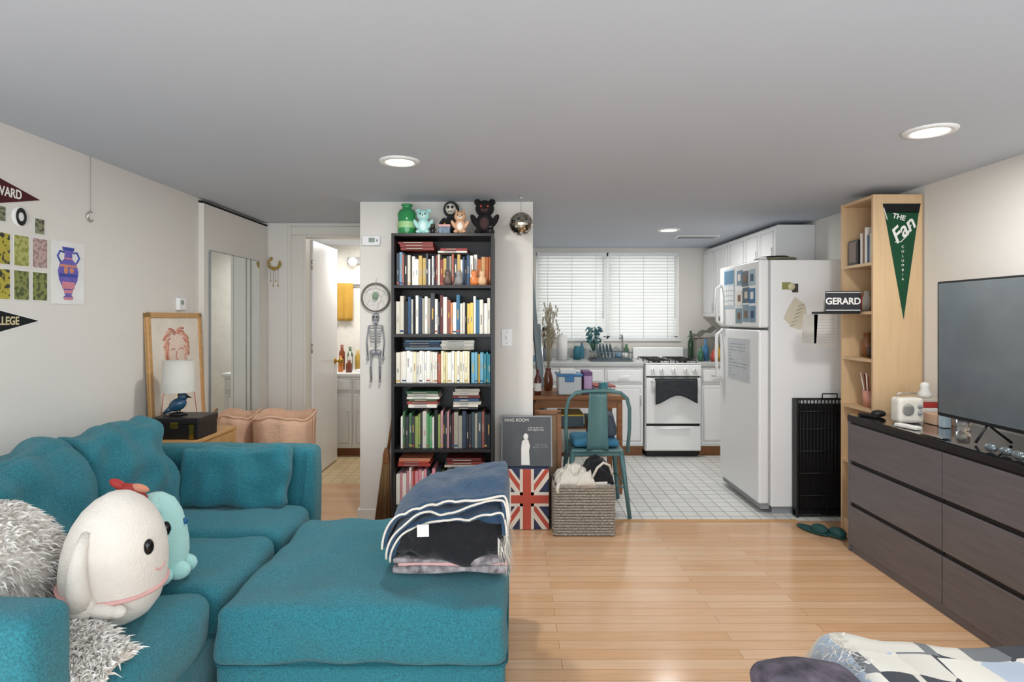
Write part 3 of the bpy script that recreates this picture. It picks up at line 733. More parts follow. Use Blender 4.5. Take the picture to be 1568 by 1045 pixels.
# ------------------------------------------------------------------ metal chair, table
b = B('metal_chair'); cx = .58
def tb(p, r=.0125): b.tube(p, r, tealmet, 10)
arch = [(cx-.205, 3.995, .44), (cx-.215, 3.98, .60), (cx-.213, 3.965, .74), (cx-.195, 3.958, .81), (cx-.15, 3.953, .85), (cx-.07, 3.95, .862), (cx, 3.95, .864)]
tb(arch+[(2*cx-p[0], p[1], p[2]) for p in arch[-2::-1]])
b.sheet(lambda u, v: Vector((cx+(u-.5)*(.15-.03*v), 3.957+.03*(1-v)+.012*math.cos((u-.5)*PI), .45+.41*v)), 10, 10, tealmet, .004)
b.cushion((cx, 4.17, .447), (.18, .18, .012), .011, tealmet, puff=(0, 0, -.008))
b.box(cx-.17, cx+.17, 4.0, 4.34, .41, .44, tealmet, .006)
for sx2 in (-1, 1):
    for yy, yf in ((4.01, 3.965), (4.33, 4.41)):
        b.tube([(cx+sx2*.165, yy, .44), (cx+sx2*.19, (yy+yf)/2, .22), (cx+sx2*.215, yf, .0)], .019, tealmet, 8, taper=.7)
    b.tube([(cx+sx2*.195, 3.99, .2), (cx+sx2*.195, 4.38, .2)], .006, tealmet)
b.tube([(cx-.2, 3.98, .2), (cx+.2, 4.38, .2)], .006, tealmet, 6); b.tube([(cx+.2, 3.98, .2), (cx-.2, 4.38, .2)], .006, tealmet, 6)
b.done()
b = B('seat_cushion'); b.cushion((cx, 4.19, .488), (.16, .155, .025), .024, M('blue_cushion', '#3f7c9c', .9), puff=(0, 0, .01)); b.done()
b = B('tote_bag'); b.cushion((.665, 4.2, .60), (.06, .11, .075), .03, M('bag_slate', '#4a5560', .8), nz=.03, nsc=9); b.tube([(.665, 4.12, .66), (.665, 4.13, .74), (.665, 4.2, .77), (.665, 4.27, .74), (.665, 4.28, .66)], .006, MC['bag_slate']); b.done()
b = B('kitchen_table')
b.box(.155, .87, 4.5, 5.05, .725, .755, brownw, .004); b.box(.18, .85, 4.53, 5.02, .66, .725, brownw)
for x in (.19, .83):
    for y in (4.54, 5.0): b.box(x-.02, x+.02, y-.02, y+.02, 0, .7, brownw, .003)
b.box(.18, .84, 4.55, 5.0, .28, .3, brownw); b.done()
b = B('storage_bins')
cols = ['#3f7fa8', '#d8d8d4', '#8a5a35', '#c9574a', '#52606c', '#e0c25a', '#6a8fa6']
for i, (x0, x1, z0, z1) in enumerate(((.2, .36, .301, .45), (.37, .58, .301, .5), (.59, .8, .301, .42), (.21, .34, .452, .58), (.38, .56, .502, .6), (.6, .78, .422, .56))):
    b.box(x0, x1, 4.58, 4.9, z0, z1-.012, pc(cols[i]), .006); b.box(x0-.003, x1+.003, 4.577, 4.9, z1-.012, z1-.001, pc(cols[(i+1) % 7]), .003)
b.done()
b = B('plastic_tote'); cp = M('frosted_plastic', '#d6dde0', .3, alpha=.75, var=(4, .02)); lb = M('lid_blue', '#2e6fa3', .4)
b.box(.36, .54, 4.55, 4.8, .757, .90, cp, .01); b.box(.35, .55, 4.54, 4.81, .90, .915, lb, .005)
b.box(.38, .52, 4.57, 4.78, .76, .85, pc('#c9c2b4')); b.box(.41, .48, 4.535, 4.55, .86, .905, lb, .003)
b.box(.38, .5, 4.6, 4.75, .916, .95, whitem, .004); b.done()
b = B('purple_box'); b.box(.56, .63, 4.6, 4.82, .757, .93, M('purple_card', '#6d4a7a', .6), .003); b.box(.565, .625, 4.598, 4.6, .8, .9, M('lilac_card', '#b79cc0', .6)); b.done()
b = B('coffee_mug'); b.lathe([(0, 0), (.03, 0), (.035, .01), (.036, .085), (.033, .085), (.031, .012), (0, .01)], (.72, 4.64, .757), M('mug_teal', '#3f7c86', .3)); b.tube([(.755, 4.64, .82), (.775, 4.64, .81), (.775, 4.64, .785), (.755, 4.64, .775)], .004, MC['mug_teal']); b.done()
b = B('magazines')
for i in range(4): b.box(.66, .83, 4.74+i*.004, 4.98, .757+i*.012, .768+i*.012, pc(['#c8c2b4', '#6f8fa6', '#e4e0d8', '#a04a40'][i]), .001, rot=(0, 0, .05*(i-1)))
b.done()
b = B('vase_of_dried_flowers')
b.lathe([(0, 0), (.03, 0), (.04, .04), (.042, .09), (.026, .15), (.022, .17), (.026, .18)], (.30, 4.86, .757), M('amber_vase', '#6b3a24', .2, coat=.5))
dg = M('dried_stem', '#a39a80', .9); dl = M('dried_bloom', '#c4c0b2', .9)
for i in range(34):
    a = random.uniform(0, 2*PI); sp = random.uniform(.01, .085); h = random.uniform(.45, .72)
    tip = Vector((.32+sp*math.cos(a), 4.88+sp*math.sin(a), .757+h))
    b.tube([(.30, 4.86, .9), (.303+sp*.4*math.cos(a), 4.87+sp*.4*math.sin(a), .757+h*.6), tip], .0015, dg, 5)
    for t in range(5):
        b.sph(tip-Vector((random.uniform(-.012, .012), random.uniform(-.01, .01), t*.018)), (.008, .008, .012), random.choice([dl, dl, dg]), n=6)
b.done()
b = B('drink_bottle'); 
b.lathe([(0, 0), (.025, 0), (.028, .01), (.028, .12), (.012, .16), (.012, .2), (0, .2)], (.20, 4.58, .757), M('maroon_glass', '#5a1f1c', .15, coat=.5)); 
b.lathe([(.0285, .03), (.0285, .09)], (.20, 4.58, .757), paper); b.done()
b = B('ironing_board')
ib = M('board_cover', '#8fa0a8', .8)
bs = Matrix.Translation((.29, 5.28, 0)) @ Euler((0, math.radians(-4.5), 0)).to_matrix().to_4x4()
b.prism([(-.16, .45), (.16, .45), (.16, 1.3), (.12, 1.6), (.05, 1.82), (0, 1.86), (-.05, 1.82), (-.12, 1.6), (-.16, 1.3)], .035, ib, bs @ FX['-X']((0, 0, 0)))
for y in (-.1, .1): b.tube([bs @ Vector((.055, y, 1.3)), bs @ Vector((.055, y, .01))], .009, chrome)
b.tube([bs @ Vector((.055, -.16, .02)), bs @ Vector((.055, .16, .02))], .01, black); b.tube([bs @ Vector((.055, -.1, .6)), bs @ Vector((.055, .1, .6))], .008, chrome); b.done()

# ------------------------------------------------------------------ kitchen
ctm = M('counter_laminate', '#b9bbb9', .35, var=(90, .12))
b = B('kitchen_cabinet')
for x0, x1 in ((.145, 1.285), (1.845, 2.415)):
    b.box(x0, x1, 5.76, 6.49, .1, .88, white); b.box(x0, x1, 5.8, 6.49, 0, .1, brownw)
    b.box(x0, x1, 5.73, 6.495, .88, .92, ctm, .006); b.box(x0, x1, 6.47, 6.495, .92, 1.02, ctm, .004)
    n = 3 if x0 < 1 else 2
    for i in range(n):
        a, c = x0+(x1-x0)*i/n, x0+(x1-x0)*(i+1)/n
        cabfront(b, a, c, .12, .70, 5.76); cabfront(b, a, c, .71, .87, 5.76)
        b.box((a+c)/2-.05, (a+c)/2+.05, 5.715, 5.722, .785, .795, chrome); b.cyl((c-.03, 5.72, .5), (c-.03, 5.72, .62), .005, .005, chrome)
b.done()
b = B('kitchen_sink'); b.lathe([(0, .0), (.06, .0), (.075, .006), (.085, .006), (.09, .001)], (1.13, 6.25, .9205), chrome, sc=(1, .8, 1))
b.tube([(1.19, 6.34, .92), (1.19, 6.34, 1.14), (1.18, 6.32, 1.18), (1.16, 6.28, 1.17), (1.15, 6.26, 1.13)], .011, chrome); b.done()
b = B('dish_rack'); rk = M('rack_steel_blue', '#5d6f78', .4)
for z in (.94, 1.01):
    b.tube([(.8, 5.86, z), (1.2, 5.86, z), (1.2, 6.12, z), (.8, 6.12, z)], .004, rk, 6, True)
for i in range(18):
    x = .81+i*.0225; b.tube([(x, 5.86, 1.01), (x, 5.86, .935), (x, 6.12, .935), (x, 6.12, 1.01)], .0022, rk, 5)
for i in range(5): b.lathe([(0, 0), (.05, .002), (.075, .012)], (.86+i*.035, 6.0, 1.02), M('plate_blue', '#7e98a3', .3), rot=(0, 1.4, 0))
for i, (x, c) in enumerate(((1.08, '#6f8fa6'), (1.15, '#e4e0d8'))): b.lathe([(0, .06), (.03, .055), (.036, 0), (.033, 0)], (x, 5.98, .95), pc(c))
b.box(.79, 1.21, 5.85, 6.13, .9215, .931, M('rack_tray', '#5c6468', .5), .003); b.done()
b = B('potted_plant')
b.lathe([(0, 0), (.035, 0), (.045, .07), (.04, .08), (.0, .075)], (.86, 6.2, .921), M('pot_cream', '#d5cdbf', .5))
lf = M('leaf_blue', '#3c6f80', .6); lf2 = M('leaf_green', '#4f7a6a', .6)
for i in range(60):
    a = random.uniform(0, 2*PI); h = random.uniform(.1, .27); sp = random.uniform(.02, .08)
    c = (.86+sp*math.cos(a), 6.2+sp*math.sin(a), .99+h)
    b.tube([(.86, 6.2, .99), c], .0015, lf2, 5); b.sph(c, (.022, .006, .012), random.choice([lf, lf2, lf]), rot=(random.random(), random.random(), a), n=8)
b.done()
b = B('paper_towel_roll'); b.lathe([(.02, 0), (.055, 0), (.055, .25), (.02, .25), (.02, 0)], (.52, 6.1, .93), paper); b.lathe([(0, 0), (.07, 0), (.07, .009), (0, .01)], (.52, 6.1, .9205), chrome); b.cyl((.52, 6.1, .92), (.52, 6.1, 1.2), .006, .006, chrome); b.done()
b = B('jar'); b.lathe([(0, 0), (.04, 0), (.042, .1), (.03, .12), (.033, .14), (0, .142)], (.68, 6.15, .921), M('teal_jar', '#2f6f7f', .3)); b.done()
b = B('utensil_crock'); b.lathe([(0, 0), (.045, 0), (.05, .12), (.046, .12), (.04, .01), (0, .01)], (.36, 6.0, .921), M('crock_grey', '#8d9296', .4))
for i in range(8):
    a = i*.8; b.cyl((.36+.02*math.cos(a), 6.0+.02*math.sin(a), .935), (.36+.055*math.cos(a), 6.0+.05*math.sin(a), 1.16+.03*(i % 3)), .005, .004, pc(['#7a5a44', '#c8c2b4', '#22262e'][i % 3]), 8); b.sph((.36+.056*math.cos(a), 6.0+.051*math.sin(a), 1.18+.03*(i % 3)), (.018, .006, .028), pc(['#7a5a44', '#c8c2b4', '#22262e'][i % 3]), n=10)
b.done()
for x, y, c, h in ((.75, 6.32, '#5c9bb5', .17), (.98, 6.38, '#d9d6cf', .2), (1.25, 6.42, '#46704d', .15)):
    b = B('dish_soap'); b.lathe([(0, 0), (.026, 0), (.028, h*.6), (.014, h*.8), (.01, h), (0, h)], (x, y, .9212), M('soap'+c[1:], c, .25), 16); b.tube([(x, y, .9212+h), (x, y, .94+h), (x-.02, y, .94+h)], .004, white, 6); b.done()
b = B('cereal_box'); b.box(.19, .25, 5.9, 6.08, .9215, 1.17, pc('#6f8fa6'), .003); b.box(.195, .245, 5.898, 5.9, .98, 1.12, pc('#e4e0d8')); b.box(.26, .31, 6.1, 6.25, .9215, 1.12, pc('#c8929a'), .003); b.done()
b = B('bottles')
for i, (x, y, h, r, c) in enumerate(((1.89, 6.22, .3, .03, '#27422b'), (1.97, 5.98, .22, .033, '#3b6f9a'), (2.2, 6.05, .26, .03, '#1d2023'), (2.08, 5.95, .18, .04, '#caa13f'), (1.90, 5.92, .14, .03, '#31664a'), (2.13, 6.08, .24, .03, '#6f7f86'), (2.02, 5.88, .12, .03, '#b5443a'))):
    b.lathe([(0, 0), (r, 0), (r, h*.6), (r*.4, h*.75), (r*.4, h), (0, h)], (x, y, .921), M('btl%d' % i, c, .2, coat=.4), 18)
b.done()
b = B('bread_box'); 
b.box(1.95, 2.16, 6.2, 6.45, .921, 1.14, M('bread_box_m', '#8f8b82', .5), .012)
b.sheet(lambda u, v: Vector((1.90+.24*u, 6.18+.2*v, 1.145+.02*math.sin(v*PI)+.012*math.sin(u*14)+.09*u)), 20, 10, M('towel_grey', '#6c6a66', .9), .006); b.done()
# stove
b = B('gas_stove'); x0, x1, yf = 1.295, 1.835, 5.70
wh = M('enamel_white', '#f0f0ef', .2, coat=.3, var=(2, .005))
b.box(x0, x1, yf+.02, 6.35, .06, .905, wh, .004); b.box(x0+.02, x1-.02, yf+.05, 6.3, 0, .06, black)
b.box(x0+.004, x1-.004, yf-.012, yf+.02, .33, .775, wh, .008); b.box(x0+.004, x1-.004, yf-.008, yf+.02, .07, .305, wh, .008)
b.box(x0+.01, x1-.01, yf+.015, yf+.022, .305, .33, black); b.box(x0+.01, x1-.01, yf+.015, yf+.022, .775, .79, black)
b.box(x0, x1, yf-.01, yf+.03, .79, .90, wh, .008)
b.tube([(x0+.12, yf-.02, .285), (x1-.12, yf-.02, .285)], .008, wh)
b.tube([(x0+.05, yf-.045, .745), (x1-.05, yf-.045, .745)], .011, wh)
for x in (x0+.06, x1-.06): b.cyl((x, yf-.045, .745), (x, yf-.01, .745), .008, .008, wh)
for i, x in enumerate((x0+.07, x0+.155, x0+.27, x0+.385, x0+.47)):
    b.cyl((x, yf-.035, .848), (x, yf-.01, .848), .02, .023, wh, 20); b.box(x-.003, x+.003, yf-.042, yf-.033, .832, .864, grey)
b.box(x0, x1, yf, 6.35, .905, .915, wh, .003); b.box(x0, x1, 6.29, 6.35, .915, 1.04, wh, .01)
for gx2 in (x0+.14, x1-.14):
    for gy2 in (5.84, 6.12):
        b.lathe([(0, .02), (.03, .02), (.04, .01), (.045, 0)], (gx2, gy2, .916), black)
        for k in range(4):
            b.box(gx2-.09, gx2+.09, gy2-.004, gy2+.004, .94, .948, black, rot=(0, 0, k*PI/4)) 
        b.tube([(gx2+s1*.1, gy2+s2*.11, .942) for s1, s2 in ((-1, -1), (1, -1), (1, 1), (-1, 1))], .005, black, 6, True)
        for s1, s2 in ((-1, -1), (1, -1), (1, 1), (-1, 1)): b.cyl((gx2+s1*.1, gy2+s2*.11, .915), (gx2+s1*.1, gy2+s2*.11, .945), .004, .004, black, 6)
b.done()
b = B('oven_towel'); ctw = M('charcoal_towel', '#34363a', .95, var=(40, .2))
b.sheet(lambda u, v: Vector((1.375+.40*u, 5.632-.006*math.sin(u*9)-.004, .765-(.20+.045*math.sin(u*5+2))*v)), 24, 10, ctw, .006)
b.tube([(1.375, 5.645, .765), (1.775, 5.645, .765)], .012, ctw); b.done()
# upper cabinets along right wall
b = B('wall_cabinet')
b.box(2.12, 2.418, 4.69, 5.3, 1.78, 2.1, white, .003); b.box(2.12, 2.418, 5.3, 6.49, 1.36, 2.1, white, .003)
def cabX(y0, y1, z0, z1):
    b.box(2.102, 2.12, y0+.004, y1-.004, z0+.004, z1-.004, white, .003); b.box(2.097, 2.104, y0+.045, y1-.045, z0+.045, z1-.045, white, .004)
    b.tube([(2.102, y0+.035, z0+.035), (2.102, y1-.035, z0+.035), (2.102, y1-.035, z1-.035), (2.102, y0+.035, z1-.035)], .0025, MC['shadow_groove'], 6, True)
    b.cyl((2.085, y0+.03, z0+.06), (2.085, y0+.03, z0+.14), .004, .004, chrome, 8)
cabX(4.69, 4.995, 1.78, 2.09); cabX(4.995, 5.3, 1.78, 2.09)
for i in range(3): cabX(5.3+i*.397, 5.697+i*.397, 1.37, 2.09)
b.done()
# fridge
b = B('refrigerator'); fe = M('fridge_white', '#e9eaea', .35, bump=(200, .05), var=(2, .005))
b.box(1.785, 2.40, 4.05, 4.81, .05, 1.755, fe, .006); b.box(1.80, 2.38, 4.07, 4.79, 0, .05, grey)
b.box(1.772, 1.787, 4.06, 4.80, .06, 1.75, M('gasket', '#a9aaaa', .7))
b.box(1.70, 1.772, 4.05, 4.81, 1.285, 1.76, fe, .014, 3); b.box(1.70, 1.772, 4.05, 4.81, .07, 1.27, fe, .014, 3)
b.box(1.71, 1.76, 4.06, 4.1, 1.762, 1.775, fe, .003)
for z0, z1 in ((1.30, 1.62), (.86, 1.25)):
    b.tube([(1.70, 4.765, z0), (1.662, 4.765, z0+.03), (1.655, 4.765, (z0+z1)/2), (1.662, 4.765, z1-.03), (1.70, 4.765, z1)], .013, fe, 10)
b.box(1.72, 1.78, 4.07, 4.79, .03, .07, grey); b.done()
b = B('fridge_papers')
def shY(y0, y1, z0, z1, m, t=.002, d=0): b.box(1.6985-t-d, 1.6995-d, y0, y1, z0, z1, m)
def shX(x0, x1, z0, z1, m, t=.002, rz=0, d=0): b.box(x0, x1, 4.0475-t-d, 4.0495-d, z0, z1, m, rot=(0, rz, 0))
bl = pc('#5b87a8'); dkk = pc('#3a4a5a')
shY(4.49, 4.70, 1.43, 1.73, pc('#b9cdd8')); shY(4.5, 4.69, 1.62, 1.72, bl, d=.002)
for i in range(4):
    for j in range(4): shY(4.505+j*.047, 4.54+j*.047, 1.45+i*.04, 1.48+i*.04, paper, d=.002)
for i in range(9):
    y = 4.1+(i % 3)*.12+random.uniform(-.012, .012); z = 1.32+(i//3)*.135+random.uniform(-.01, .01); dd = .0006*(i % 3)
    shY(y, y+random.uniform(.095, .125), z, z+random.uniform(.10, .13), pc(random.choice(['#6f8fa6', '#7a93a0', '#c8c2b4', '#3b6f9a', '#9fb6c0', '#e4e0d8', '#52606c'])), d=dd)
    shY(y+.02, y+.07, z+.03, z+.08, pc(random.choice(['#c8c2b4', '#2b4a6b', '#e4e0d8', '#7a5a44'])), d=.002+dd)
shY(4.2, 4.62, .89, 1.20, pc('#c4c8cc')); 
for i in range(11):
    y = 4.59
    while y > 4.26:
        w = random.uniform(.02, .06); shY(y-w, y, .915+i*.024, .919+i*.024, pc('#7a8086'), t=.0006, d=.002); y -= w+.012
        if random.random() < .15: break
ol = pc('#8a8a52'); shX(1.86, 1.92, 1.55, 1.6, ol); shX(1.93, 1.97, 1.53, 1.59, pc('#3b3a30')); b.lathe([(0, .012), (.02, .01), (.026, 0)], (1.925, 4.048, 1.57), pc('#c9c2a0'), rot=(PI/2, 0, 0))
b.prism([(1.87, 1.35), (1.9, 1.42), (1.95, 1.5), (2.02, 1.44), (2.03, 1.38), (1.99, 1.27), (1.93, 1.29)], .002, pc('#cfc8b4'), FX['-Y']((0, 4.047, 0)))
for k in range(6): shX(1.91+k*.012, 1.95+k*.013, 1.3+k*.028, 1.305+k*.028, pc('#a39d8c'), t=.001, d=.003, rz=-.4)
shX(2.0, 2.10, 1.18, 1.38, pc('#dbd9d2'), rz=.06); shX(2.08, 2.24, 1.15, 1.385, paper)
for k in range(9): shX(2.1, 2.22, 1.18+k*.02, 1.182+k*.02, pc('#c2c2be'), t=.001, d=.002)
b.done()
b = B('serving_platter'); b.lathe([(0, 0), (.09, 0), (.13, .02), (.15, .035), (.145, .04), (.1, .022), (0, .02)], (1.97, 4.4, 1.757), M('olive_glaze', '#7c7c63', .3)); b.lathe([(0, 0), (.05, 0), (.09, .02), (.095, .022)], (1.97, 4.4, 1.79), M('slate_glaze', '#3d464a', .3)); b.done()

# dog crate (folded, leaning on fridge)
b = B('dog_crate'); wr = M('black_wire', '#0d0d0e', .4)
b.box(1.925, 2.385, 3.99, 4.03, .01, .05, black, .005)
for yy in (3.985, 4.035):
    for i in range(20): x = 1.93+i*.024; b.cyl((x, yy, .01), (x, yy, .80), .0028, .0028, wr, 6)
    for z in (.02, .15, .3, .45, .6, .72, .80): b.cyl((1.925, yy, z), (2.39, yy, z), .004, .004, wr, 6)
b.box(1.935, 2.38, 4.0, 4.02, .05, .77, black, .005)
b.tube([(2.1, 3.98, .8), (2.1, 3.975, .84), (2.2, 3.975, .84), (2.2, 3.98, .8)], .005, wr); b.box(1.925, 1.94, 3.975, 4.04, .0, .8, black, .003); b.done()

# pine bookcase
b = B('pine_bookcase'); px0, px1, py0, py1, ph = 2.12, 2.414, 3.45, 3.79, 2.08
b.box(px0, px1, py0, py0+.018, 0, ph, pine, .001); b.box(px0, px1, py1-.018, py1, 0, ph, pine, .001)
b.box(px1-.008, px1, py0, py1, 0, ph, pine); psz = [.06, .44, .79, 1.09, 1.375, 1.665, 2.06]
for z in psz: b.box(px0+.002, px1-.008, py0+.018, py1-.018, z, z+.018, pine)
b.box(px0+.01, px0+.02, py0+.018, py1-.018, 0, .06, pine); b.done()
b = B('shelf_books')
sb = [('#1d1e22', .2), ('#c8c2b4', .18), ('#2b4a6b', .17), ('#e4e0d8', .22), ('#7a5a44', .2), ('#e4e0d8', .19)]
y = 3.49
for c, h in sb: b.box(2.15, 2.32, y, y+.022, 1.684, 1.684+h, pc(c), .001); y += .0235
b.box(2.14, 2.16, 3.64, 3.74, 1.684, 1.84, black, .003); b.box(2.137, 2.141, 3.655, 3.725, 1.70, 1.825, pc('#7d6f66')); b.done()
b = B('small_jars')
for i, (y, z, h, r, c) in enumerate(((3.52, 1.394, .12, .03, '#2f3a3a'), (3.6, 1.394, .09, .035, '#a4502f'), (3.7, 1.394, .13, .028, '#c8c2b4'), (3.52, 1.109, .14, .035, '#7a3b2a'), (3.62, 1.109, .1, .04, '#3b2f2a'), (3.7, 1.109, .15, .03, '#8f5f3c'))):
    b.lathe([(0, 0), (r, 0), (r*1.05, h*.6), (r*.6, h*.8), (r*.7, h), (0, h)], (2.235, y, z), M('jar%d' % i, c, .3))
b.done()
b = B('pen_cup'); b.lathe([(0, 0), (.035, 0), (.04, .1), (.037, .1), (.033, .005), (0, .005)], (2.19, 3.6, .809), M('cup_rose', '#c58a78', .4))
for i in range(12):
    a = random.uniform(0, 6.28); b.cyl((2.19+.015*math.cos(a), 3.6+.015*math.sin(a), .82), (2.19+.05*math.cos(a), 3.6+.05*math.sin(a), .98+random.random()*.04), .0035, .003, pc(random.choice(['#d6a83c', '#e4e0d8', '#8d2d28', '#caa06a'])), 6)
b.done()
b = B('metal_sign'); b.box(1.885, 2.10, 3.54, 3.70, 1.378, 1.392, black, .002); b.box(2.1, 2.19, 3.54, 3.70, 1.3935, 1.398, black)
b.box(1.89, 2.105, 3.545, 3.55, 1.392, 1.515, M('sign_dark', '#2a2d33', .5), .002); b.text('GERARD', .055, paper, FX['-Y']((1.997, 3.544, 1.453)), bold=.0015)
b.box(1.893, 2.102, 3.5435, 3.545, 1.398, 1.402, paper); b.box(1.893, 2.102, 3.5435, 3.545, 1.505, 1.509, paper)
b.lathe([(0, 0), (.02, 0), (.022, .09), (.01, .11), (0, .11)], (2.12, 3.6, 1.399), red); b.lathe([(0, 0), (.022, 0), (.022, .07), (0, .09)], (1.95, 3.63, 1.393), pc('#c8c2b4')); b.done()
b = B('felt_pennant'); ft = M('felt_green', '#17482f', .95, var=(50, .1)); fb = M('felt_black', '#16181a', .95)
F = lambda d: FX['-Y']((0, 3.449-d, 0))
b.prism([(2.185, 1.975), (2.387, 1.975), (2.298, 1.345)], .003, ft, F(.001)); b.prism([(2.176, 2.025), (2.398, 2.025), (2.388, 1.972), (2.184, 1.972)], .004, fb, F(.001))
b.tube([(2.178, 3.445, 2.0), (2.2, 3.445, 1.93)], .003, paper, 5)
b.text('THE', .042, paper, F(.0015) @ Matrix.Translation((2.27, 1.945, 0)) @ Euler((0, 0, -.25)).to_matrix().to_4x4(), bold=.001)
b.text('Fan', .115, paper, F(.0015) @ Matrix.Translation((2.290, 1.865, 0)) @ Euler((0, 0, .75)).to_matrix().to_4x4(), bold=.002, shear=.4)
b.tube([(2.245, 3.4465, 1.80), (2.28, 3.4465, 1.80), (2.325, 3.4465, 1.845), (2.34, 3.4465, 1.90)], .003, paper, 6)
for i, c in enumerate('COLUMBIA'): b.text(c, .02, paper, F(.0015) @ Matrix.Translation((2.292, 1.77-i*.027, 0)))
b.done()

# dresser
b = B('dresser'); dw = M('dresser_wood', '#686365', .3, var=(5, .12), stretch=(1, 1, 10)); dwd = M('dresser_gap', '#191617', .5)
dx0, dx1, dy0, dy1 = 1.96, 2.415, 1.93, 3.43
b.box(dx0+.02, dx1, dy0, dy1, 0, .77, dwd); b.box(dx0, dx1, dy1-.02, dy1, 0, .775, dw, .002); b.box(dx0, dx1, dy0, dy0+.02, 0, .775, dw, .002)
b.box(dx0-.002, dx1, dy0-.002, dy1+.002, .752, .785, darkwd, .002)
ym_ = (dy0+dy1)/2
for a, c in ((dy0+.022, ym_-.003), (ym_+.003, dy1-.022)):
    for z0, z1 in ((.045, .265), (.29, .505), (.53, .74)):
        b.box(dx0, dx0+.018, a, c, z0, z1, dw, .002)
        b.box(dx0+.012, dx0+.02, a, c, z1, z1+.02, dwd)
b.box(dx0+.01, dx0+.02, dy0+.02, dy1-.02, 0, .04, dw)
b.box(dx0, dx1, dy0, dy1, .786, .792, M('glass_top', '#141519', .06, coat=1)); b.done()
b = B('television')
tvx = 2.09; b.box(tvx, tvx+.03, 1.76+.0, 2.89, .875, 1.53, black, .005); b.box(tvx-.002, tvx+.001, 1.772, 2.878, .892, 1.52, M('tv_screen', '#5e6569', .1, spec=1))
b.box(tvx+.03, tvx+.06, 2.0, 2.65, .95, 1.35, black, .01)
for y in (2.05, 2.6): b.tube([(tvx-.04, y, .800), (tvx+.015, y, .88), (tvx+.12, y, .800)], .006, black)
b.done()
b = B('radio'); rx = M('radio_cream', '#ddd8cc', .4)
b.cushion((2.11, 3.14, .862), (.068, .04, .068), .018, rx); b.lathe([(0, .003), (.03, .003), (.032, 0)], (2.09, 3.099, .868), M('speaker_grey', '#9c988f', .6), rot=(PI/2, 0, 0))
for i in range(7): b.box(2.065, 2.115, 3.093, 3.096, .848+i*.006, .8495+i*.006, grey)
b.sph((2.15, 3.098, .885), .012, grey); b.sph((2.15, 3.098, .85), .012, grey); b.tube([(2.06, 3.14, .93), (2.06, 3.14, .95), (2.16, 3.14, .95), (2.16, 3.14, .93)], .004, chrome); b.done()
b = B('desk_clutter')
b.box(2.2, 2.38, 3.2, 3.36, .7935, .86, pc('#e4e0d8'), .004); b.box(2.21, 2.36, 3.21, 3.34, .861, .89, red, .004); b.box(2.23, 2.35, 3.22, 3.33, .891, .91, pc('#c9c2b4'), .003)
b.box(2.2, 2.3, 3.05, 3.15, .7935, .85, pc('#c8a48a'), .004); b.box(2.19, 2.23, 2.98, 3.02, .7935, .88, pc('#b9cdd8'), .004)
b.lathe([(0, 0), (.03, 0), (.035, .02), (.02, .05), (.025, .062), (.018, .08), (0, .086)], (2.29, 3.26, .912), whitem); b.lathe([(0, 0), (.03, 0), (.03, .06), (0, .06)], (2.25, 2.93, .7935), glass)
b.box(2.0, 2.05, 3.28, 3.38, .7935, .81, black, .004, rot=(0, 0, .5)); b.box(1.99, 2.03, 2.92, 3.05, .7935, .81, pc('#e4e0d8'), .004, rot=(0, 0, .2))
b.sph((2.07, 3.32, .813), (.04, .03, .02), black); b.done()
b = B('glass_ornaments')
for i in range(7):
    b.sph((1.985+random.uniform(0, .03), 2.45-.07*i, .812), (.018, .03, .018), M('smoke_glass', '#7f8a8e', .08, metal=.6))
b.box(1.975, 2.02, 2.7, 2.85, .7935, .80, chrome, .002); b.done()
b = B('slippers'); tl = M('slipper_teal', '#1d4a4a', .7)
for k, (x, y) in enumerate(((1.98, 3.66), (1.90, 3.72))):
    b.sph((x, y, .014), (.042, .115, .014), tl, rot=(0, 0, .4)); b.sph((x+.02, y-.05, .035), (.04, .055, .03), tl, rot=(0, 0, .4))
b.done()

# ------------------------------------------------------------------ left wall art
W = lambda d: FX['+X']((-2.029+d, 0, 0))
mar = M('felt_maroon', '#4c1a20', .95); 
b = B('felt_pennant'); b.prism([(1.98, 1.99), (1.98, 1.72), (2.525, 1.858)], .002, mar, W(.003)); b.prism([(1.96, 1.995), (1.98, 1.995), (1.98, 1.715), (1.96, 1.715)], .003, paper, W(.003))
b.text('HARVARD', .052, paper, W(.0035) @ Matrix.Translation((2.335, 1.857, 0)) @ Matrix.Diagonal((.78, 1, 1, 1)), bold=.001); b.done()
b = B('felt_pennant'); b.prism([(1.98, 1.465), (1.98, 1.21), (2.535, 1.34)], .002, paper, W(.002)); b.prism([(1.98, 1.455), (1.98, 1.22), (2.515, 1.34)], .003, fb, W(.0035))
b.text('COLLEGE', .046, M('gold_thread', '#d8c79c', .8), W(.004) @ Matrix.Translation((2.335, 1.339, 0)) @ Matrix.Diagonal((.82, 1, 1, 1)), bold=.001); b.done()
b = B('round_plaque')
b.lathe([(0, .004), (.04, .004), (.043, 0)], (-2.029, 2.425, 1.77), paper, 28, rot=(0, PI/2, 0)); b.lathe([(.016, .005), (.018, .0065), (.030, .0065), (.032, .005)], (-2.029, 2.425, 1.77), black, 28, rot=(0, PI/2, 0), sc=(1.15, .85, 1)); b.done()
b = B('photo_cards')
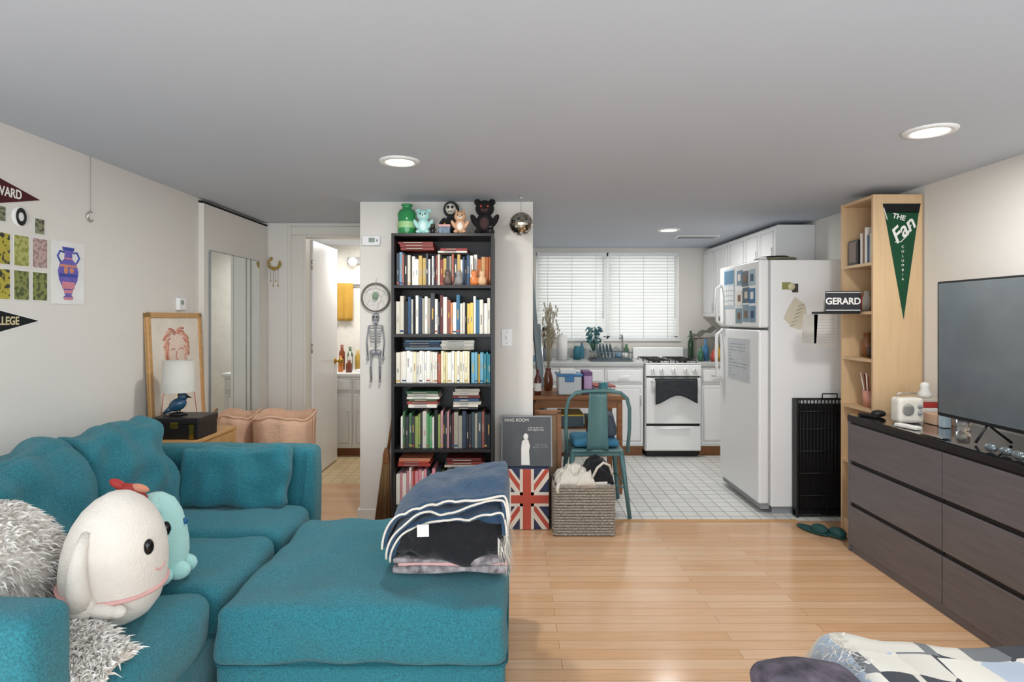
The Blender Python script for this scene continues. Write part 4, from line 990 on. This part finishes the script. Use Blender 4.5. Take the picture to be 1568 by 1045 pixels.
def cardm(n, c1, c2, sc):
    m = bpy.data.materials.new(n); m.use_nodes = True; nt = m.node_tree; p = nt.nodes['Principled BSDF']; p.inputs['Roughness'].default_value = .6
    tc = nt.nodes.new('ShaderNodeTexCoord'); no = nt.nodes.new('ShaderNodeTexNoise'); no.inputs['Scale'].default_value = sc; no.inputs['Detail'].default_value = 3
    cr = nt.nodes.new('ShaderNodeValToRGB'); cr.color_ramp.elements[0].position = .44; cr.color_ramp.elements[1].position = .50
    cr.color_ramp.elements[0].color = lin(c1); cr.color_ramp.elements[1].color = lin(c2)
    nt.links.new(tc.outputs['Object'], no.inputs['Vector']); nt.links.new(no.outputs['Fac'], cr.inputs[0]); nt.links.new(cr.outputs[0], p.inputs['Base Color']); return m
yel = cardm('card_yellow', '#2e2e22', '#b5a83c', 42); olv = cardm('card_olive', '#8a9040', '#b0b06a', 50); pk = cardm('card_pink', '#9a7f7c', '#bfa39e', 60); dark = cardm('card_dark', '#4a4b3c', '#8a8a6c', 60); olv2 = cardm('card_olive2', '#4a5630', '#858a4c', 55)
def card(y0, y1, z0, z1, m):
    b.prism([(y0, z0), (y1, z0), (y1, z1), (y0, z1)], .0015, paper, W(.002)); g = .003
    b.prism([(y0+g, z0+g), (y1-g, z0+g), (y1-g, z1-g), (y0+g, z1-g)], .0015, m, W(.0028))
for r, (z0, z1) in enumerate([(1.565, 1.695), (1.425, 1.55)]):
    for c, (y0, y1, m) in enumerate(((2.285, 2.375, yel), (2.39, 2.468, olv if r == 0 else olv2), (2.483, 2.565, pk if r == 0 else olv2))): card(y0, y1, z0, z1, m)
card(2.27, 2.355, 1.735, 1.80, dark); card(2.495, 2.55, 1.71, 1.78, dark)
b.done()
b = B('vase_poster'); b.prism([(2.585, 1.415), (2.785, 1.415), (2.785, 1.70), (2.585, 1.70)], .0015, paper, W(.002))
vp = M('print_purple', '#6f63b5', .7, var=(20, .2)); vb = M('print_blue', '#3d4fa0', .7); vpk = M('print_pink', '#d48a96', .7); vo_ = M('print_orange', '#d8906a', .7)
half = [(.025, 0), (.03, .012), (.018, .02), (.03, .05), (.055, .09), (.062, .13), (.05, .165), (.025, .185), (.022, .21), (.035, .232), (.038, .24)]
cy = 2.685; zz = 1.435
b.prism([(cy+r, zz+h) for r, h in half]+[(cy-r, zz+h) for r, h in half[::-1]], .001, vp, W(.003))
def band(h0, h1, w, m): b.prism([(cy-w, zz+h0), (cy+w, zz+h0), (cy+w, zz+h1), (cy-w, zz+h1)], .001, m, W(.0036))
band(.0, .012, .027, vpk); band(.03, .045, .026, vpk); band(.05, .082, .038, vpk); band(.105, .118, .056, vb); band(.15, .16, .052, vo_); band(.185, .192, .024, vpk); band(.225, .237, .034, vb)
for k in (-1, 1):
    b.tube([(-2.0255, cy+k*.048, zz+.17), (-2.0255, cy+k*.066, zz+.195), (-2.0255, cy+k*.05, zz+.22), (-2.0255, cy+k*.028, zz+.215)], .004, vb, 6)
b.sph((-2.026, cy-.015, zz+.135), (.001, .012, .018), vo_); b.sph((-2.026, cy+.02, zz+.135), (.001, .014, .012), vo_); b.done()
b = B('moon_ornament'); b.cyl((-2.022, 2.82, 1.86), (-2.022, 2.82, CZ), .001, .001, grey, 6)
b.tube([(-2.02, 2.82+.022*math.cos(a), 1.84+.022*math.sin(a)) for a in [math.radians(70+x*22) for x in range(12)]], .004, chrome, 8); b.sph((-2.02, 2.82, 1.815), .006, glass); b.done()
b = B('thermostat'); b.box(-2.03, -2.006, 3.545, 3.625, 1.40, 1.475, white, .005); b.box(-2.006, -2.003, 3.56, 3.59, 1.435, 1.46, M('lcd', '#8c9a8f', .3)); b.done()
# leaning picture
b = B('picture_frame_art')
LX = Matrix.Translation((-1.955, 3.51, .005)) @ Euler((0, math.radians(-2.6), 0)).to_matrix().to_4x4()
fw2, fh = .28, 1.38
b.box(-.004, .004, -fw2, fw2, 0, fh, M('art_paper', '#ebe3d5', .7), X=LX)
for y0, y1, z0, z1 in ((-fw2-.0, -fw2+.03, 0, fh), (fw2-.03, fw2, 0, fh), (-fw2, fw2, fh-.03, fh), (-fw2, fw2, 0, .03)): b.box(-.01, .014, y0, y1, z0, z1, lightw, .003, X=LX)
peach = M('ink_peach', '#dfae98', .8); inkr = M('ink_red', '#c77a66', .8)
def LF(d): return LX @ FX['+X']((.005+d, 0, 0))
b.prism([(.09*math.cos(a), 1.16+.12*math.sin(a)) for a in [2*PI*i/24 for i in range(24)]], .001, M('skin_wash', '#eed9c8', .8), LF(.0))
for k in range(60):
    a = math.radians(random.uniform(-25, 205)); r0 = random.uniform(.07, .1); da = random.uniform(.3, .7)*(1 if math.cos(a) > 0 else -1)
    pts = [(.006, math.cos(a-da*t)*(r0+.02*t)*1.15, 1.18+math.sin(a-da*t)*(r0+.035*t)) for t in (0, .35, .7, 1)]
    b.tube([LX @ Vector(p) for p in pts], .0045, random.choice([peach, inkr, peach]), 6)
for pts in ([(-.06, 1.16), (-.03, 1.17), (-.02, 1.16)], [(.02, 1.16), (.05, 1.17), (.07, 1.16)], [(0, 1.15), (-.01, 1.11), (.01, 1.1)], [(-.03, 1.07), (0, 1.075), (.035, 1.07)], [(-.1, 1.1), (-.08, 1.0), (-.16, .9), (-.2, .7)], [(.1, 1.1), (.08, 1.0), (.17, .88), (.2, .68)]):
    b.tube([LX @ Vector((.006, p[0], p[1])) for p in pts], .0025, inkr, 6)
b.done()
# side table, chest, lamp
b = B('side_table')
b.box(-1.925, -1.65, 3.02, 3.52, .69, .71, lightw, .003)
for x in (-1.91, -1.665):
    for y in (3.035, 3.505): b.box(x-.013, x+.013, y-.013, y+.013, 0, .69, lightw, .002)
b.box(-1.91, -1.66, 3.03, 3.51, .62, .69, lightw); b.box(-1.92, -1.655, 3.03, 3.51, .25, .27, lightw); b.done()
b = B('trinket_chest'); 
b.box(-1.905, -1.655, 3.10, 3.30, .711, .80, black, .004); b.box(-1.91, -1.65, 3.095, 3.305, .79, .825, darkwd, .006); b.box(-1.80, -1.76, 3.093, 3.1, .77, .80, gold, .002)
for k in (-1.87, -1.69): b.box(k-.012, k+.012, 3.096, 3.1, .715, .79, gold)
b.done()
b = B('table_lamp'); lx, ly, lz = -1.815, 3.2, .826; bb = M('bird_blue', '#27506e', .3, coat=.4)
b.lathe([(0, 0), (.045, 0), (.045, .008), (.015, .015), (0, .015)], (lx, ly, lz), black)
b.sph((lx-.005, ly, lz+.055), (.05, .032, .034), bb, rot=(0, -.5, 0)); b.sph((lx+.025, ly, lz+.098), (.023, .022, .023), bb)
b.cyl((lx+.043, ly, lz+.1), (lx+.073, ly, lz+.092), .009, .001, black, 8); b.cyl((lx-.04, ly, lz+.035), (lx-.085, ly, lz+.005), .018, .006, bb, 10)
b.sph((lx+.035, ly-.019, lz+.103), .004, gold)
for k in (-.012, .012): b.cyl((lx, ly+k, lz+.012), (lx, ly+k, lz+.035), .003, .003, black, 6)
b.cyl((lx, ly, lz+.06), (lx, ly, lz+.24), .005, .005, gold, 8)
b.lathe([(.085, .125), (.075, .295), (.073, .295), (.083, .125)], (lx, ly, lz), M('lampshade_linen', '#cfccc4', .9, bump=(120, .2)), 32); b.cyl((lx-.077, ly, lz+.24), (lx+.077, ly, lz+.24), .002, .002, gold, 6); b.done()
# hampers
pf = M('peach_fabric', '#e0b99c', .9, bump=(60, .5), var=(8, .08))
for xc, yc, rx_, ry_ in ((-1.83, 3.93, .12, .17), (-1.50, 3.90, .18, .2)):
    b = B('laundry_hamper')
    def hf(u, v, xc=xc, yc=yc, rx_=rx_, ry_=ry_):
        a = 2*PI*u; k = 1+.02*math.sin(a*9)*v
        ca, sa = math.cos(a), math.sin(a); q = (abs(ca)**3+abs(sa)**3)**(-1/3)
        return Vector((xc+rx_*k*ca*q*(.9+.1*v), yc+ry_*k*sa*q*(.9+.1*v), .003+.71*v+.014*math.sin(a*3)*v+.01*noise.noise(Vector((ca*3, sa*3, v*4)))*v))
    b.sheet(hf, 72, 16, pf, .006)
    b.tube([hf(i/60, 1) for i in range(60)], .007, pf, 8, True)
    b.cushion((xc, yc, .3), (rx_*.8, ry_*.8, .29), .05, pf, nz=.03)
    b.done()
# crescent wreath on hall wall
b = B('crescent_wreath')
cc = (-1.94, 4.80, 1.80)
for i in range(60):
    a = math.radians(random.uniform(110, 390)); r = .045+random.uniform(-.008, .008)
    b.sph((cc[0]+r*math.cos(a), cc[1]-.005, cc[2]+r*math.sin(a)), (.009, .004, .005), random.choice([gold, M('leaf_gold', '#a08a4a', .6)]), rot=(0, -a, 0), n=8)
b.tube([(cc[0]+.045*math.cos(math.radians(t)), cc[1]-.003, cc[2]+.045*math.sin(math.radians(t))) for t in range(110, 391, 14)], .003, gold)
for k in range(4): b.cyl((cc[0]-.03+k*.02, 4.8, 1.76), (cc[0]-.03+k*.02, 4.8, 1.66-(k % 2)*.04), .0012, .0012, tw, 5); b.sph((cc[0]-.03+k*.02, 4.798, 1.655-(k % 2)*.04), .006, gold, n=8)
b.done()

# ------------------------------------------------------------------ world, camera
w = bpy.data.worlds.new('World'); S.world = w; w.use_nodes = True
w.node_tree.nodes['Background'].inputs[0].default_value = (.92, .965, 1, 1); w.node_tree.nodes['Background'].inputs[1].default_value = 4.1
cam = bpy.data.cameras.new('camera'); cam.sensor_width = 36; cam.lens = 36*900/1568; cam.shift_y = -.022; cam.clip_start = .05
co = bpy.data.objects.new('camera', cam); co.location = (0, 0, 1.35); co.rotation_euler = (PI/2, 0, 0); S.collection.objects.link(co); S.camera = co
S.view_settings.view_transform = 'Standard'
